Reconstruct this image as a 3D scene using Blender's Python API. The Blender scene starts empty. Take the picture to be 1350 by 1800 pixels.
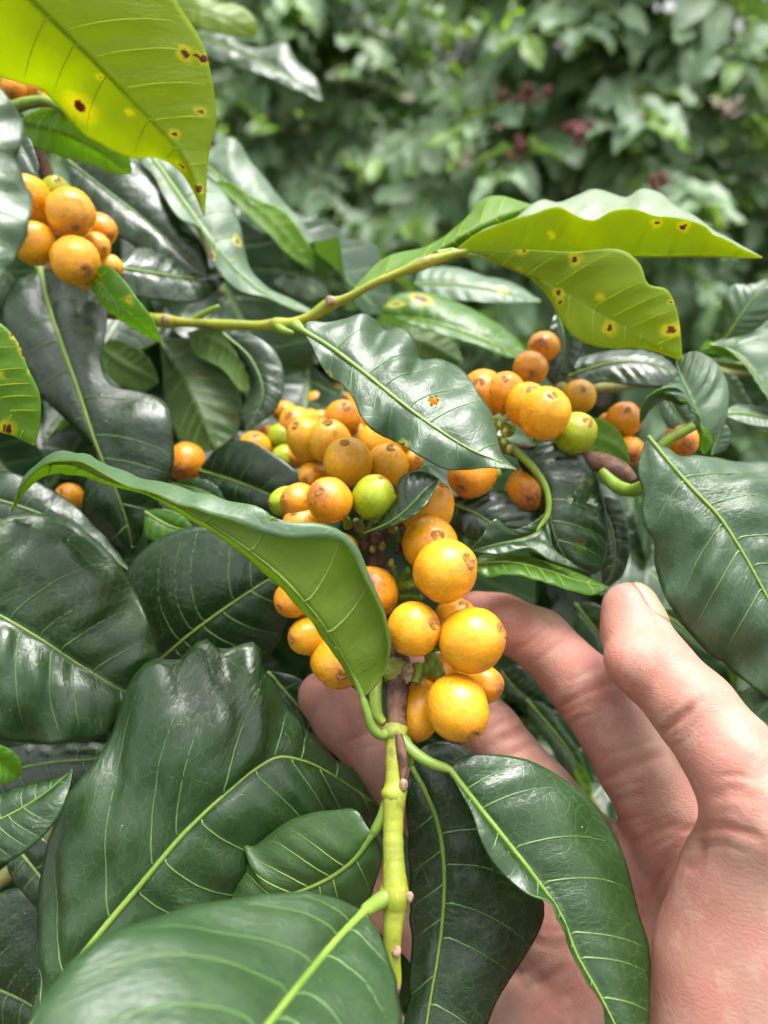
import bpy, bmesh, math, random
import numpy as np
from mathutils import Vector, Matrix, Quaternion, noise as mnoise

rng = random.Random(11)
sc = bpy.context.scene
COL = sc.collection

# ------------------------------------------------------------------ camera
PITCH = math.radians(30)
CAM = np.array([0.0, 0.0, 1.25])
RIGHT = np.array([1.0, 0, 0])
FWD = np.array([0, math.cos(PITCH), -math.sin(PITCH)])
UP = np.array([0, math.sin(PITCH), math.cos(PITCH)])
F = 1300.0                                   # focal length in pixels of a 1350 x 1800 frame
cam_d = bpy.data.cameras.new('camera')
cam_d.lens = 26; cam_d.sensor_width = 36; cam_d.sensor_fit = 'AUTO'
cam_d.clip_start = 0.01; cam_d.clip_end = 400
cam_d.dof.use_dof = True; cam_d.dof.focus_distance = 0.186; cam_d.dof.aperture_fstop = 9.0
cam = bpy.data.objects.new('camera', cam_d)
cam.location = CAM; cam.rotation_euler = (math.pi / 2 - PITCH, 0, 0)
COL.objects.link(cam); sc.camera = cam

# ------------------------------------------------------------------ sky, sun, exposure
SUN_EL, SUN_AZ = math.radians(76), math.radians(40)      # azimuth from +Y (away from camera) clockwise
world = bpy.data.worlds.new('World'); sc.world = world; world.use_nodes = True
wn = world.node_tree; wn.nodes.clear()
wo = wn.nodes.new('ShaderNodeOutputWorld'); bg = wn.nodes.new('ShaderNodeBackground')
sky = wn.nodes.new('ShaderNodeTexSky'); sky.sky_type = 'NISHITA'; sky.sun_disc = False
sky.sun_elevation = SUN_EL; sky.sun_rotation = SUN_AZ
sky.air_density = 1.0; sky.dust_density = 6.0; sky.ozone_density = 1.0
hs = wn.nodes.new('ShaderNodeHueSaturation'); hs.inputs['Saturation'].default_value = 0.10
wn.links.new(sky.outputs[0], hs.inputs['Color']); wn.links.new(hs.outputs[0], bg.inputs[0])
bg.inputs[1].default_value = 0.15
wn.links.new(bg.outputs[0], wo.inputs[0])
sun_d = bpy.data.lights.new('sun', 'SUN'); sun_d.energy = 1.5; sun_d.angle = math.radians(30)
sun_d.color = (1.0, 0.96, 0.9)
sun = bpy.data.objects.new('sun', sun_d); COL.objects.link(sun)
sdir = Vector((math.sin(SUN_AZ) * math.cos(SUN_EL), math.cos(SUN_AZ) * math.cos(SUN_EL), math.sin(SUN_EL)))
sun.rotation_euler = sdir.to_track_quat('Z', 'Y').to_euler(); sun.location = (0, 0, 4)
vs = sc.view_settings
vs.view_transform = 'Standard'; vs.look = 'None'; vs.exposure = 1.72; vs.gamma = 1.0
vs.use_curve_mapping = False
sc.cycles.max_bounces = 6; sc.cycles.transmission_bounces = 5; sc.cycles.diffuse_bounces = 4; sc.cycles.glossy_bounces = 2
sc.cycles.use_denoising = True
try: sc.cycles.denoiser = 'OPENIMAGEDENOISE'
except Exception: pass
sc.cycles.use_adaptive_sampling = True; sc.cycles.adaptive_threshold = 0.03

# ------------------------------------------------------------------ helpers
def P(x, y, d):
    """a point of the place: seen at photo pixel (x, y), d metres out from the lens"""
    return CAM + d * (FWD + (x - 675) / F * RIGHT + (900 - y) / F * UP)
def Pn(xy, d):
    xy = np.asarray(xy, float); d = np.asarray(d, float)
    return CAM + d[..., None] * (FWD + ((xy[..., 0] - 675) / F)[..., None] * RIGHT + ((900 - xy[..., 1]) / F)[..., None] * UP)
def pix(p):
    q = np.asarray(p) - CAM
    z = q @ FWD
    return np.stack([675 + F * (q @ RIGHT) / z, 900 - F * (q @ UP) / z, z], -1)

def catmull(pts, n, t=None):
    """resample a polyline smoothly at n equal steps of its length"""
    p = np.asarray(pts, float)
    seg = np.maximum(np.linalg.norm(np.diff(p[:, :2] if p.shape[1] == 3 and abs(p[:, 2]).max() < 5 and abs(p[:, 0]).max() > 5 else p, axis=0), axis=1), 1e-9)
    s = np.concatenate([[0], np.cumsum(seg)]); s /= s[-1]
    q = np.vstack([2 * p[0] - p[1], p, 2 * p[-1] - p[-2]])
    if t is None: t = np.linspace(0, 1, n)
    i = np.clip(np.searchsorted(s, t, side='right') - 1, 0, len(p) - 2)
    u = ((t - s[i]) / (s[i + 1] - s[i]))[:, None]
    p0, p1, p2, p3 = q[i], q[i + 1], q[i + 2], q[i + 3]
    # non-uniform tangents
    h1 = (s[i + 1] - s[i])[:, None]
    h0 = np.where(i > 0, s[i] - s[np.maximum(i - 1, 0)], s[i + 1] - s[i])[:, None]
    i2 = np.minimum(i + 2, len(s) - 1)
    h2 = np.where(i + 2 <= len(s) - 1, s[i2] - s[i + 1], s[i + 1] - s[i])[:, None]
    m1 = h1 * ((p1 - p0) / h0 * h1 + (p2 - p1) / h1 * h0) / (h0 + h1)
    m2 = h1 * ((p2 - p1) / h1 * h2 + (p3 - p2) / h2 * h1) / (h1 + h2)
    u2, u3 = u * u, u * u * u
    return (2 * u3 - 3 * u2 + 1) * p1 + (u3 - 2 * u2 + u) * m1 + (-2 * u3 + 3 * u2) * p2 + (u3 - u2) * m2

def unit(v): return v / np.maximum(np.linalg.norm(v, axis=-1, keepdims=True), 1e-12)
def interp(vals, s):
    if np.isscalar(vals): return np.full_like(s, float(vals))
    v = np.asarray(vals, float)
    k = np.linspace(0, 1, len(v))
    if len(v) > 2:
        return catmull(np.stack([k * 0, v], 1) + np.stack([k * 0 , v * 0], 1), 0, s)[:, 1] if False else np.interp(s, k, v) * .35 + .65 * np.polyval(np.polyfit(k, v, len(v) - 1), s)
    return np.interp(s, k, v)

def mesh_obj(name, verts, faces, mats, parent=None, origin=None, smooth=True, uv=None, mat_idx=None, attrs=None):
    me = bpy.data.meshes.new(name)
    v = np.asarray(verts, float)
    o = np.asarray(origin if origin is not None else (0, 0, 0), float)
    me.from_pydata((v - o).tolist(), [], [tuple(f) for f in faces])
    for m in (mats if isinstance(mats, (list, tuple)) else [mats]): me.materials.append(m)
    n = len(me.polygons)
    me.polygons.foreach_set('use_smooth', [smooth] * n)
    if mat_idx is not None: me.polygons.foreach_set('material_index', mat_idx)
    if uv is not None:
        lv = np.empty(len(me.loops), int); me.loops.foreach_get('vertex_index', lv)
        l = me.uv_layers.new(name='flat'); l.data.foreach_set('uv', np.asarray(uv)[lv].astype(np.float32).ravel())
    if attrs:
        for k, a in attrs.items():
            at = me.attributes.new(k, 'FLOAT', 'POINT'); at.data.foreach_set('value', np.asarray(a, np.float32))
    me.update()
    ob = bpy.data.objects.new(name, me); COL.objects.link(ob)
    if parent is not None:
        ob.parent = parent
    return ob

def thing(name, label, cat, loc, group=None):
    o = bpy.data.objects.new(name, None); COL.objects.link(o); o.location = loc
    o.empty_display_size = 0.01
    o['label'] = label; o['category'] = cat
    if group: o['group'] = group
    return o
def org(o):
    """world origin of an unrotated parent chain"""
    v = np.zeros(3)
    while o is not None:
        v = v + np.array(o.location); o = o.parent
    return v

def tube_mesh(path, radii, sides=10, flat=1.0, nrm=None):
    p = np.asarray(path, float); n = len(p)
    r = np.asarray(radii, float) if not np.isscalar(radii) else np.full(n, radii)
    T = unit(np.gradient(p, axis=0))
    N = np.zeros_like(p)
    ref = np.array([0, 0, 1.0]) if abs(T[0][2]) < .9 else np.array([1.0, 0, 0])
    nv = unit(np.cross(T[0], ref))
    for i in range(n):
        if nrm is not None: nv = nrm[i]
        nv = unit(nv - T[i] * (nv @ T[i])); N[i] = nv
    Bn = np.cross(T, N)
    a = np.linspace(0, 2 * np.pi, sides, endpoint=False)
    ring = np.cos(a)[None, :, None] * N[:, None] * flat + np.sin(a)[None, :, None] * Bn[:, None]
    v = p[:, None] + ring * r[:, None, None]
    v = v.reshape(-1, 3)
    f = []
    for i in range(n - 1):
        for k in range(sides):
            k2 = (k + 1) % sides
            f.append((i * sides + k, i * sides + k2, (i + 1) * sides + k2, (i + 1) * sides + k))
    f.append(tuple(range(sides))[::-1]); f.append(tuple((n - 1) * sides + k for k in range(sides)))
    return v, f

def tube(name, parent, path, radii, mat, sides=10, smooth_n=None, **kw):
    path = np.asarray(path, float)
    if smooth_n:
        rr = np.asarray(radii, float) if not np.isscalar(radii) else np.full(len(path), radii)
        both = catmull(np.hstack([path, rr[:, None]]), smooth_n)
        path, radii = both[:, :3], np.maximum(both[:, 3], 1e-4)
    v, f = tube_mesh(path, radii, sides, **kw)
    return mesh_obj(name, v, f, mat, parent, org(parent) if parent else None)

# ------------------------------------------------------------------ node helpers
class NT:
    def __init__(s, name):
        s.m = bpy.data.materials.new(name); s.m.use_nodes = True
        s.t = s.m.node_tree; s.t.nodes.clear()
        s.out = s.n('ShaderNodeOutputMaterial')
    def n(s, typ, **kw):
        nd = s.t.nodes.new(typ)
        for k, v in kw.items():
            if k.startswith('i_'):
                key = k[2:].replace('_', ' ')
                nd.inputs[int(key) if key.isdigit() else key].default_value = v
            else: setattr(nd, k, v)
        return nd
    def l(s, a, b): s.t.links.new(a, b)
    def math(s, op, a, b=None, c=None, clamp=False):
        nd = s.t.nodes.new('ShaderNodeMath'); nd.operation = op; nd.use_clamp = clamp
        for i, x in enumerate((a, b, c)):
            if x is None: continue
            if isinstance(x, (int, float)): nd.inputs[i].default_value = x
            else: s.l(x, nd.inputs[i])
        return nd.outputs[0]
    def mr(s, x, a, b, c=0.0, d=1.0, smooth=True):
        nd = s.t.nodes.new('ShaderNodeMapRange')
        if smooth: nd.interpolation_type = 'SMOOTHSTEP'
        for i, v in enumerate((x, a, b, c, d)):
            if isinstance(v, (int, float)): nd.inputs[i].default_value = v
            else: s.l(v, nd.inputs[i])
        return nd.outputs[0]
    def mix(s, f, a, b, blend='MIX'):
        nd = s.t.nodes.new('ShaderNodeMix'); nd.data_type = 'RGBA'; nd.blend_type = blend
        for k, v in ((0, f), (6, a), (7, b)):
            if isinstance(v, (int, float)): nd.inputs[k].default_value = v
            elif isinstance(v, tuple): nd.inputs[k].default_value = v if len(v) == 4 else (*v, 1)
            else: s.l(v, nd.inputs[k])
        return nd.outputs[2]
    def noise(s, vec, scale, detail=3.0, rough=.55, dim='3D'):
        nd = s.n('ShaderNodeTexNoise'); nd.noise_dimensions = dim
        nd.inputs['Scale'].default_value = scale; nd.inputs['Detail'].default_value = detail; nd.inputs['Roughness'].default_value = rough
        if vec is not None: s.l(vec, nd.inputs['Vector'])
        return nd
    def bump(s, h, strength, dist, normal=None):
        b = s.n('ShaderNodeBump'); b.inputs['Strength'].default_value = strength; b.inputs['Distance'].default_value = dist
        s.l(h, b.inputs['Height'])
        if normal is not None: s.l(normal, b.inputs['Normal'])
        return b.outputs[0]

VEIN_SP = 0.0130
def leaf_mat(name, c0, c1, vein, tcol, tf=.3, rough=.33, spec=.5, bump=1.0, veinw=.00038, spots=(), veincol=1.0, halo_amt=1.0):
    k = NT(name)
    uv = k.n('ShaderNodeUVMap'); uv.uv_map = 'flat'
    info = k.n('ShaderNodeObjectInfo')
    rnd = info.outputs['Random']
    base = k.n('ShaderNodeVectorMath', operation='ADD'); k.l(uv.outputs[0], base.inputs[0])
    comb = k.n('ShaderNodeCombineXYZ'); k.l(rnd, comb.inputs[2]); k.l(comb.outputs[0], base.inputs[1])
    nz = k.noise(base.outputs[0], 48, 3)
    dv = k.n('ShaderNodeVectorMath', operation='MULTIPLY_ADD'); k.l(nz.outputs['Color'], dv.inputs[0])
    dv.inputs[1].default_value = (.004, .009, 0); k.l(base.outputs[0], dv.inputs[2])
    sep = k.n('ShaderNodeSeparateXYZ'); k.l(dv.outputs[0], sep.inputs[0])
    x = k.math('SUBTRACT', sep.outputs[0], .002); y = sep.outputs[1]
    a = k.math('ABSOLUTE', x)
    side = k.math('GREATER_THAN', x, 0.0)
    yv = k.math('SUBTRACT', k.math('SUBTRACT', y, k.math('MULTIPLY', a, .45)), k.math('MULTIPLY', k.math('MULTIPLY', a, a), 6.0))
    yv = k.math('MULTIPLY_ADD', side, .4 * VEIN_SP, yv)
    fr = k.math('FRACT', k.math('DIVIDE', yv, VEIN_SP))
    dist = k.math('MULTIPLY', k.math('ABSOLUTE', k.math('SUBTRACT', fr, .5)), VEIN_SP)
    w = k.math('MULTIPLY_ADD', a, -veinw * 22, veinw * 1.35)
    w = k.math('MAXIMUM', w, veinw * .35)
    lat = k.mr(dist, 0.0, w, 1.0, 0.0)
    latf = k.math('MULTIPLY', lat, k.mr(a, .018, .03, 1.0, .25))
    vo = k.n('ShaderNodeTexVoronoi'); vo.feature = 'DISTANCE_TO_EDGE'; vo.inputs['Scale'].default_value = 300
    k.l(dv.outputs[0], vo.inputs['Vector'])
    ret = k.mr(vo.outputs['Distance'], 0.0, .06, 1.0, 0.0)
    n2 = k.noise(base.outputs[0], 45, 4, .6)
    cn_rough = k.noise(base.outputs[0], 170, 3, .6)
    f = k.mr(n2.outputs[0], .35, .68)
    f = k.math('ADD', k.math('MULTIPLY', f, .6), k.math('MULTIPLY', rnd, .4))
    col = k.mix(f, c0, c1)
    col = k.mix(k.math('MULTIPLY', ret, .13 * veincol), col, vein)
    col = k.mix(k.math('MULTIPLY', latf, .0 * veincol), col, vein)
    # dust specks
    sp = k.n('ShaderNodeTexVoronoi'); sp.inputs['Scale'].default_value = 330; k.l(base.outputs[0], sp.inputs['Vector'])
    spk = k.math('MULTIPLY', k.mr(sp.outputs['Distance'], .05, .07, 1.0, 0.0), k.math('GREATER_THAN', k.noise(base.outputs[0], 110, 1).outputs[0], .63))
    col = k.mix(k.math('MULTIPLY', spk, .55), col, (.5, .52, .42))
    tc = k.mix(k.math('MULTIPLY', ret, .25), tcol, tuple(q * .8 for q in tcol))
    tc = k.mix(k.math('MULTIPLY', f, .35), tc, tuple(q * .72 for q in tcol))
    rgh = k.math('MULTIPLY_ADD', k.math('ADD', n2.outputs[0], cn_rough.outputs[0]), .16, rough - .16)
    if spots:
        sepv = k.n('ShaderNodeVectorMath', operation='MULTIPLY_ADD'); k.l(k.noise(uv.outputs[0], 480, 4, .65).outputs['Color'], sepv.inputs[0])
        sepv.inputs[1].default_value = (.0036, .0036, 0); k.l(uv.outputs[0], sepv.inputs[2])
        halo = core = heart = None
        for (sx, sy, r, hr) in spots:
            r = r * .85
            ds = k.n('ShaderNodeVectorMath', operation='DISTANCE'); k.l(sepv.outputs[0], ds.inputs[0]); ds.inputs[1].default_value = (sx + .0018, sy + .0018, 0)
            dd = ds.outputs['Value']
            h = k.mr(dd, r * .8, max(r * hr, .0012), 1.0, 0.0); c = k.mr(dd, r * .62, r * 1.0, 1.0, 0.0); e = k.mr(dd, r * .25, r * .6, 1.0, 0.0)
            if r < 3e-4: c = k.math('MULTIPLY', c, 0.0)
            halo = h if halo is None else k.math('MAXIMUM', halo, h)
            core = c if core is None else k.math('MAXIMUM', core, c)
            heart = e if heart is None else k.math('MAXIMUM', heart, e)
        ye = (.62, .54, .008)
        col = k.mix(k.math('MULTIPLY', halo, .75 * halo_amt), col, ye); tc = k.mix(k.math('MULTIPLY', halo, .75 * halo_amt), tc, (.98, .90, .01))
        col = k.mix(core, col, (.085, .018, .006)); tc = k.mix(core, tc, (.25, .04, .01))
        col = k.mix(k.math('MULTIPLY', heart, .5), col, (.16, .045, .02))
    hgt = k.math('MULTIPLY', ret, -.18)
    hgt = k.math('ADD', hgt, k.math('MULTIPLY', k.noise(base.outputs[0], 240, 4, .65).outputs[0], 1.5))
    cv = k.n('ShaderNodeCombineXYZ'); k.l(k.math('MULTIPLY', x, .42), cv.inputs[0]); k.l(yv, cv.inputs[1]); k.l(rnd, cv.inputs[2])
    cn = k.noise(cv.outputs[0], 800, 4, .62)
    amp = k.mr(k.noise(base.outputs[0], 55, 1).outputs[0], .38, .66)
    hgt = k.math('ADD', hgt, k.math('MULTIPLY', k.math('MULTIPLY', cn.outputs[0], 3.4), k.math('MULTIPLY_ADD', amp, .8, .2)))
    nrm = k.bump(hgt, .40 * bump, .00034)
    b = k.n('ShaderNodeBsdfPrincipled'); k.l(col, b.inputs['Base Color']); k.l(rgh, b.inputs['Roughness'])
    b.inputs['Specular IOR Level'].default_value = spec; k.l(nrm, b.inputs['Normal'])
    t = k.n('ShaderNodeBsdfTranslucent'); k.l(tc, t.inputs[0])
    mx = k.n('ShaderNodeMixShader'); mx.inputs[0].default_value = tf
    k.l(b.outputs[0], mx.inputs[1]); k.l(t.outputs[0], mx.inputs[2]); k.l(mx.outputs[0], k.out.inputs[0])
    return k.m

def simple_mat(name, c0, c1, scale=40, rough=.5, spec=.4, sss=0.0, bump=.2, bscale=300, stain=None, bdist=.0004):
    k = NT(name)
    tc = k.n('ShaderNodeTexCoord'); v = tc.outputs['Object']
    info = k.n('ShaderNodeObjectInfo')
    add = k.n('ShaderNodeVectorMath', operation='ADD'); k.l(v, add.inputs[0]); k.l(info.outputs['Random'], add.inputs[1]); v = add.outputs[0]
    n = k.noise(v, scale, 4, .6)
    col = k.mix(k.mr(n.outputs[0], .35, .65), c0, c1)
    if stain:
        col = k.mix(k.math('MULTIPLY', k.mr(k.noise(v, 130, 5, .7).outputs[0], .55, .64), .7), col, stain)
        vo = k.n('ShaderNodeTexVoronoi'); vo.inputs['Scale'].default_value = 700; k.l(v, vo.inputs['Vector'])
        col = k.mix(k.math('MULTIPLY', k.mr(vo.outputs['Distance'], .10, .2, 1, 0), .35), col, stain)
    b = k.n('ShaderNodeBsdfPrincipled'); k.l(col, b.inputs['Base Color'])
    b.inputs['Roughness'].default_value = rough; b.inputs['Specular IOR Level'].default_value = spec
    if sss:
        b.inputs['Subsurface Weight'].default_value = sss; b.inputs['Subsurface Radius'].default_value = (1, .6, .2); b.inputs['Subsurface Scale'].default_value = .002
    n2 = k.noise(v, bscale, 4, .6)
    k.l(k.bump(n2.outputs[0], bump, bdist), b.inputs['Normal'])
    k.l(b.outputs[0], k.out.inputs[0])
    return k.m
# ------------------------------------------------------------------ materials
VEIN_T = (.13, .25, .06); VEIN_U = (.22, .34, .07)
PAL = {   # name: top c0, top c1, under c0, under c1, transmitted colour, transmission, roughness
    'dark': ((.008, .023, .008), (.013, .035, .010), (.035, .075, .015), (.05, .10, .02), (.14, .32, .015), .20, .27),
    'mid':  ((.012, .036, .009), (.021, .058, .013), (.06, .12, .02), (.08, .155, .028), (.24, .46, .02), .28, .30),
    'grey': ((.022, .056, .021), (.034, .076, .028), (.06, .12, .02), (.08, .155, .028), (.24, .44, .03), .28, .38),  # greyer, lighter top: some of the sky reflection is put into the colour
    'lime': ((.035, .105, .010), (.06, .15, .014), (.085, .18, .012), (.115, .22, .016), (.42, .70, .012), .50, .32),
    'fold': ((.060, .115, .058), (.08, .145, .075), (.12, .20, .018), (.15, .235, .024), (.42, .62, .015), .44, .38),  # pale top colour stands in for sky reflection on the curled strip
    'pale': ((.055, .105, .055), (.08, .14, .075), (.07, .14, .02), (.10, .18, .03), (.30, .52, .04), .30, .44),  # partly lighter leaves, partly sky sheen painted into the top colour
    'fresh': ((.030, .078, .018), (.046, .105, .024), (.06, .12, .02), (.08, .155, .028), (.28, .52, .02), .32, .36),
    'shoot': ((.15, .21, .13), (.19, .25, .16), (0.1479, 0.2262, 0.0052), (0.2001, 0.2784, 0.0070), (0.6090, 0.7134, 0.0052), .56, .36),
    'yel':  ((.10, .18, .008), (.15, .23, .010), (0.1479, 0.2262, 0.0052), (0.2001, 0.2784, 0.0070), (0.6090, 0.7134, 0.0052), .60, .36),
}
LEAFM = {}
def leaf_mats(key, spots=()):
    if not spots and key in LEAFM: return LEAFM[key]
    t0, t1, u0, u1, tr, tf, ro = PAL[key]
    nm = 'leaf_' + key + ('_spotted' if spots else '')
    ha = .12 if key == 'dark' else (.5 if key == 'grey' else 1.0)
    tft = tf * .62 if key == 'shoot' else tf
    top = leaf_mat(nm + '_top', t0, t1, VEIN_T if key in ('dark', 'mid', 'grey') else (.2, .32, .03), tr, tft, ro, spec=.75, spots=spots, halo_amt=ha)
    und = leaf_mat(nm + '_under', u0, u1, VEIN_U if key not in ('yel', 'shoot') else (.32, .40, .04), tr, tf, ro + .12, spec=.35, bump=.8, spots=spots, veincol=1.7 if key == 'fold' else .9, halo_amt=ha)
    if not spots: LEAFM[key] = (top, und)
    return top, und
M_RIB = simple_mat('midrib', (0.1131, 0.1914, 0.0261), (0.1653, 0.2523, 0.0391), 60, .45, .4, .1, .15)
M_VEIN_D = simple_mat('side_vein', (.06, .13, .03), (.09, .17, .045), 60, .4, .5, .0, .15)
def clear_vein():
    k = NT('clear_vein'); b = k.n('ShaderNodeBsdfPrincipled'); b.inputs['Base Color'].default_value = (.24, .33, .03, 1); b.inputs['Roughness'].default_value = .45
    t = k.n('ShaderNodeBsdfTranslucent'); n = k.noise(k.n('ShaderNodeTexCoord').outputs['Object'], 80, 2); k.l(k.mix(n.outputs[0], (.75, .85, .03), (.85, .92, .06)), t.inputs[0])
    m = k.n('ShaderNodeMixShader'); m.inputs[0].default_value = .75; k.l(b.outputs[0], m.inputs[1]); k.l(t.outputs[0], m.inputs[2]); k.l(m.outputs[0], k.out.inputs[0]); return k.m
M_VEIN_Y = clear_vein()
M_RIB_D = simple_mat('midrib_dark', (.08, .15, .035), (.12, .20, .05), 60, .45, .4, .0, .15)
M_STEM = simple_mat('green_stem', (0.1740, 0.2132, 0.0174), (0.2610, 0.2741, 0.0226), 70, .45, .4, .1, .45, 420, stain=(.13, .095, .03))
M_PET = simple_mat('petiole', (0.1044, 0.1914, 0.0191), (0.1740, 0.2610, 0.0261), 70, .45, .4, .08, .4, 400, stain=(.13, .13, .03))
M_BARK = simple_mat('brown_bark', (.045, .020, .014), (.14, .075, .045), 260, .65, .25, 0, .6, 700)
M_NODE = simple_mat('node_bark', (.16, .17, .035), (.24, .26, .04), 200, .6, .3, 0, .7, 600, stain=(.11, .055, .03))
M_SCAR = simple_mat('pale_scar', (.15, .09, .05), (.34, .24, .16), 500, .7, .2, 0, .6, 900)
M_NAVEL = simple_mat('cherry_navel', (.26, .11, .025), (.46, .22, .04), 5, .6, .25, 0, .6, 20, bdist=.03)
M_TRUNK = simple_mat('shrub_bark', (.10, .075, .055), (.22, .17, .13), 40, .8, .2, 0, .6, 120, bdist=.004)
M_TWIG = simple_mat('shrub_twig', (.12, .13, .05), (.20, .20, .07), 40, .7, .2, 0, .4, 120, bdist=.002)
M_REDCH = simple_mat('red_cherry', (.07, .008, .012), (.13, .014, .022), 3, .35, .4, .1, .1, 8)

def cherry_mat(name, body0, body1, blush, scar_amt=1.0, dull=0.0):
    k = NT(name)
    tc = k.n('ShaderNodeTexCoord'); info = k.n('ShaderNodeObjectInfo'); rnd = info.outputs['Random']
    off = k.n('ShaderNodeVectorMath', operation='MULTIPLY_ADD'); k.l(rnd, off.inputs[0]); off.inputs[1].default_value = (17, 31, 0); k.l(tc.outputs['Object'], off.inputs[2])
    v = off.outputs[0]
    sep = k.n('ShaderNodeSeparateXYZ'); k.l(tc.outputs['Object'], sep.inputs[0]); z = sep.outputs[2]
    n1 = k.noise(v, 1.6, 3, .5); n2 = k.noise(v, 5, 4, .6)
    st = k.n('ShaderNodeMapping'); k.l(v, st.inputs[0]); st.inputs['Scale'].default_value = (7, 7, 1.2)
    n3 = k.noise(st.outputs[0], 1.6, 3, .55)
    f = k.math('ADD', k.math('MULTIPLY', k.mr(n1.outputs[0], .35, .65), .55), k.math('MULTIPLY', rnd, .45))
    col = k.mix(f, body0, body1)
    col = k.mix(k.math('MULTIPLY', k.mr(n3.outputs[0], .50, .68), .42), col, tuple(min(.9, q * 1.22 + .02) for q in body1))
    col = k.mix(k.math('MULTIPLY', k.mr(n3.outputs[0], .50, .34), .22), col, tuple(q * .72 for q in body0))
    # blush round the navel
    zz = k.math('ADD', z, k.math('MULTIPLY', k.math('SUBTRACT', n2.outputs[0], .5), .9))
    bl = k.math('MULTIPLY', k.mr(zz, .72, 1.08), k.math('MULTIPLY_ADD', rnd, .8 * scar_amt, .15 * scar_amt))
    col = k.mix(bl, col, blush)
    # scattered bruise
    br = k.math('MULTIPLY', k.mr(k.noise(v, 1.9, 5, .6).outputs[0], .64, .665), .75 * scar_amt)
    col = k.mix(br, col, blush)
    # flecks and scratches
    vo = k.n('ShaderNodeTexVoronoi'); vo.inputs['Scale'].default_value = 7; k.l(v, vo.inputs['Vector'])
    fl = k.math('MULTIPLY', k.mr(vo.outputs['Distance'], .05, .085, 1, 0), k.math('GREATER_THAN', n1.outputs[0], .56))
    col = k.mix(k.math('MULTIPLY', fl, .4), col, (.16, .06, .015))
    st2 = k.n('ShaderNodeMapping'); k.l(v, st2.inputs[0]); st2.inputs['Scale'].default_value = (9, 2.0, 1.5); st2.inputs['Rotation'].default_value = (.5, .9, .4)
    sc_ = k.mr(k.noise(st2.outputs[0], 3.0, 5, .7).outputs[0], .70, .74)
    col = k.mix(k.math('MULTIPLY', sc_, .6), col, (.30, .11, .02))
    b = k.n('ShaderNodeBsdfPrincipled'); k.l(col, b.inputs['Base Color'])
    rg = k.math('ADD', k.math('MULTIPLY_ADD', n2.outputs[0], .14, .20 + dull), k.math('MULTIPLY', bl, .25))
    k.l(rg, b.inputs['Roughness']); b.inputs['Specular IOR Level'].default_value = .45
    b.inputs['Subsurface Weight'].default_value = .35; b.inputs['Subsurface Radius'].default_value = (1.0, .45, .06); b.inputs['Subsurface Scale'].default_value = .0028
    h = k.math('ADD', n2.outputs[0], k.math('MULTIPLY', k.noise(v, 28, 3, .6).outputs[0], .22))
    k.l(k.bump(h, .10, .02), b.inputs['Normal'])
    k.l(b.outputs[0], k.out.inputs[0])
    return k.m
M_CH = {
    'y': cherry_mat('yellow_cherry', (0.6003, 0.2479, 0.0070), (0.6525, 0.3132, 0.0096), (.36, .12, .03), .8),
    'o': cherry_mat('orange_cherry', (0.5600, 0.2050, 0.0070), (0.6000, 0.2480, 0.0087), (.28, .065, .03), 1.2),
    'g': cherry_mat('green_cherry', (0.2349, 0.3045, 0.0087), (0.2958, 0.3480, 0.0122), (.34, .20, .05), .7),
    'b': cherry_mat('dull_cherry', (0.5394, 0.2610, 0.0087), (0.5916, 0.3132, 0.0122), (.26, .11, .03), .7, .06),
}

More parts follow.
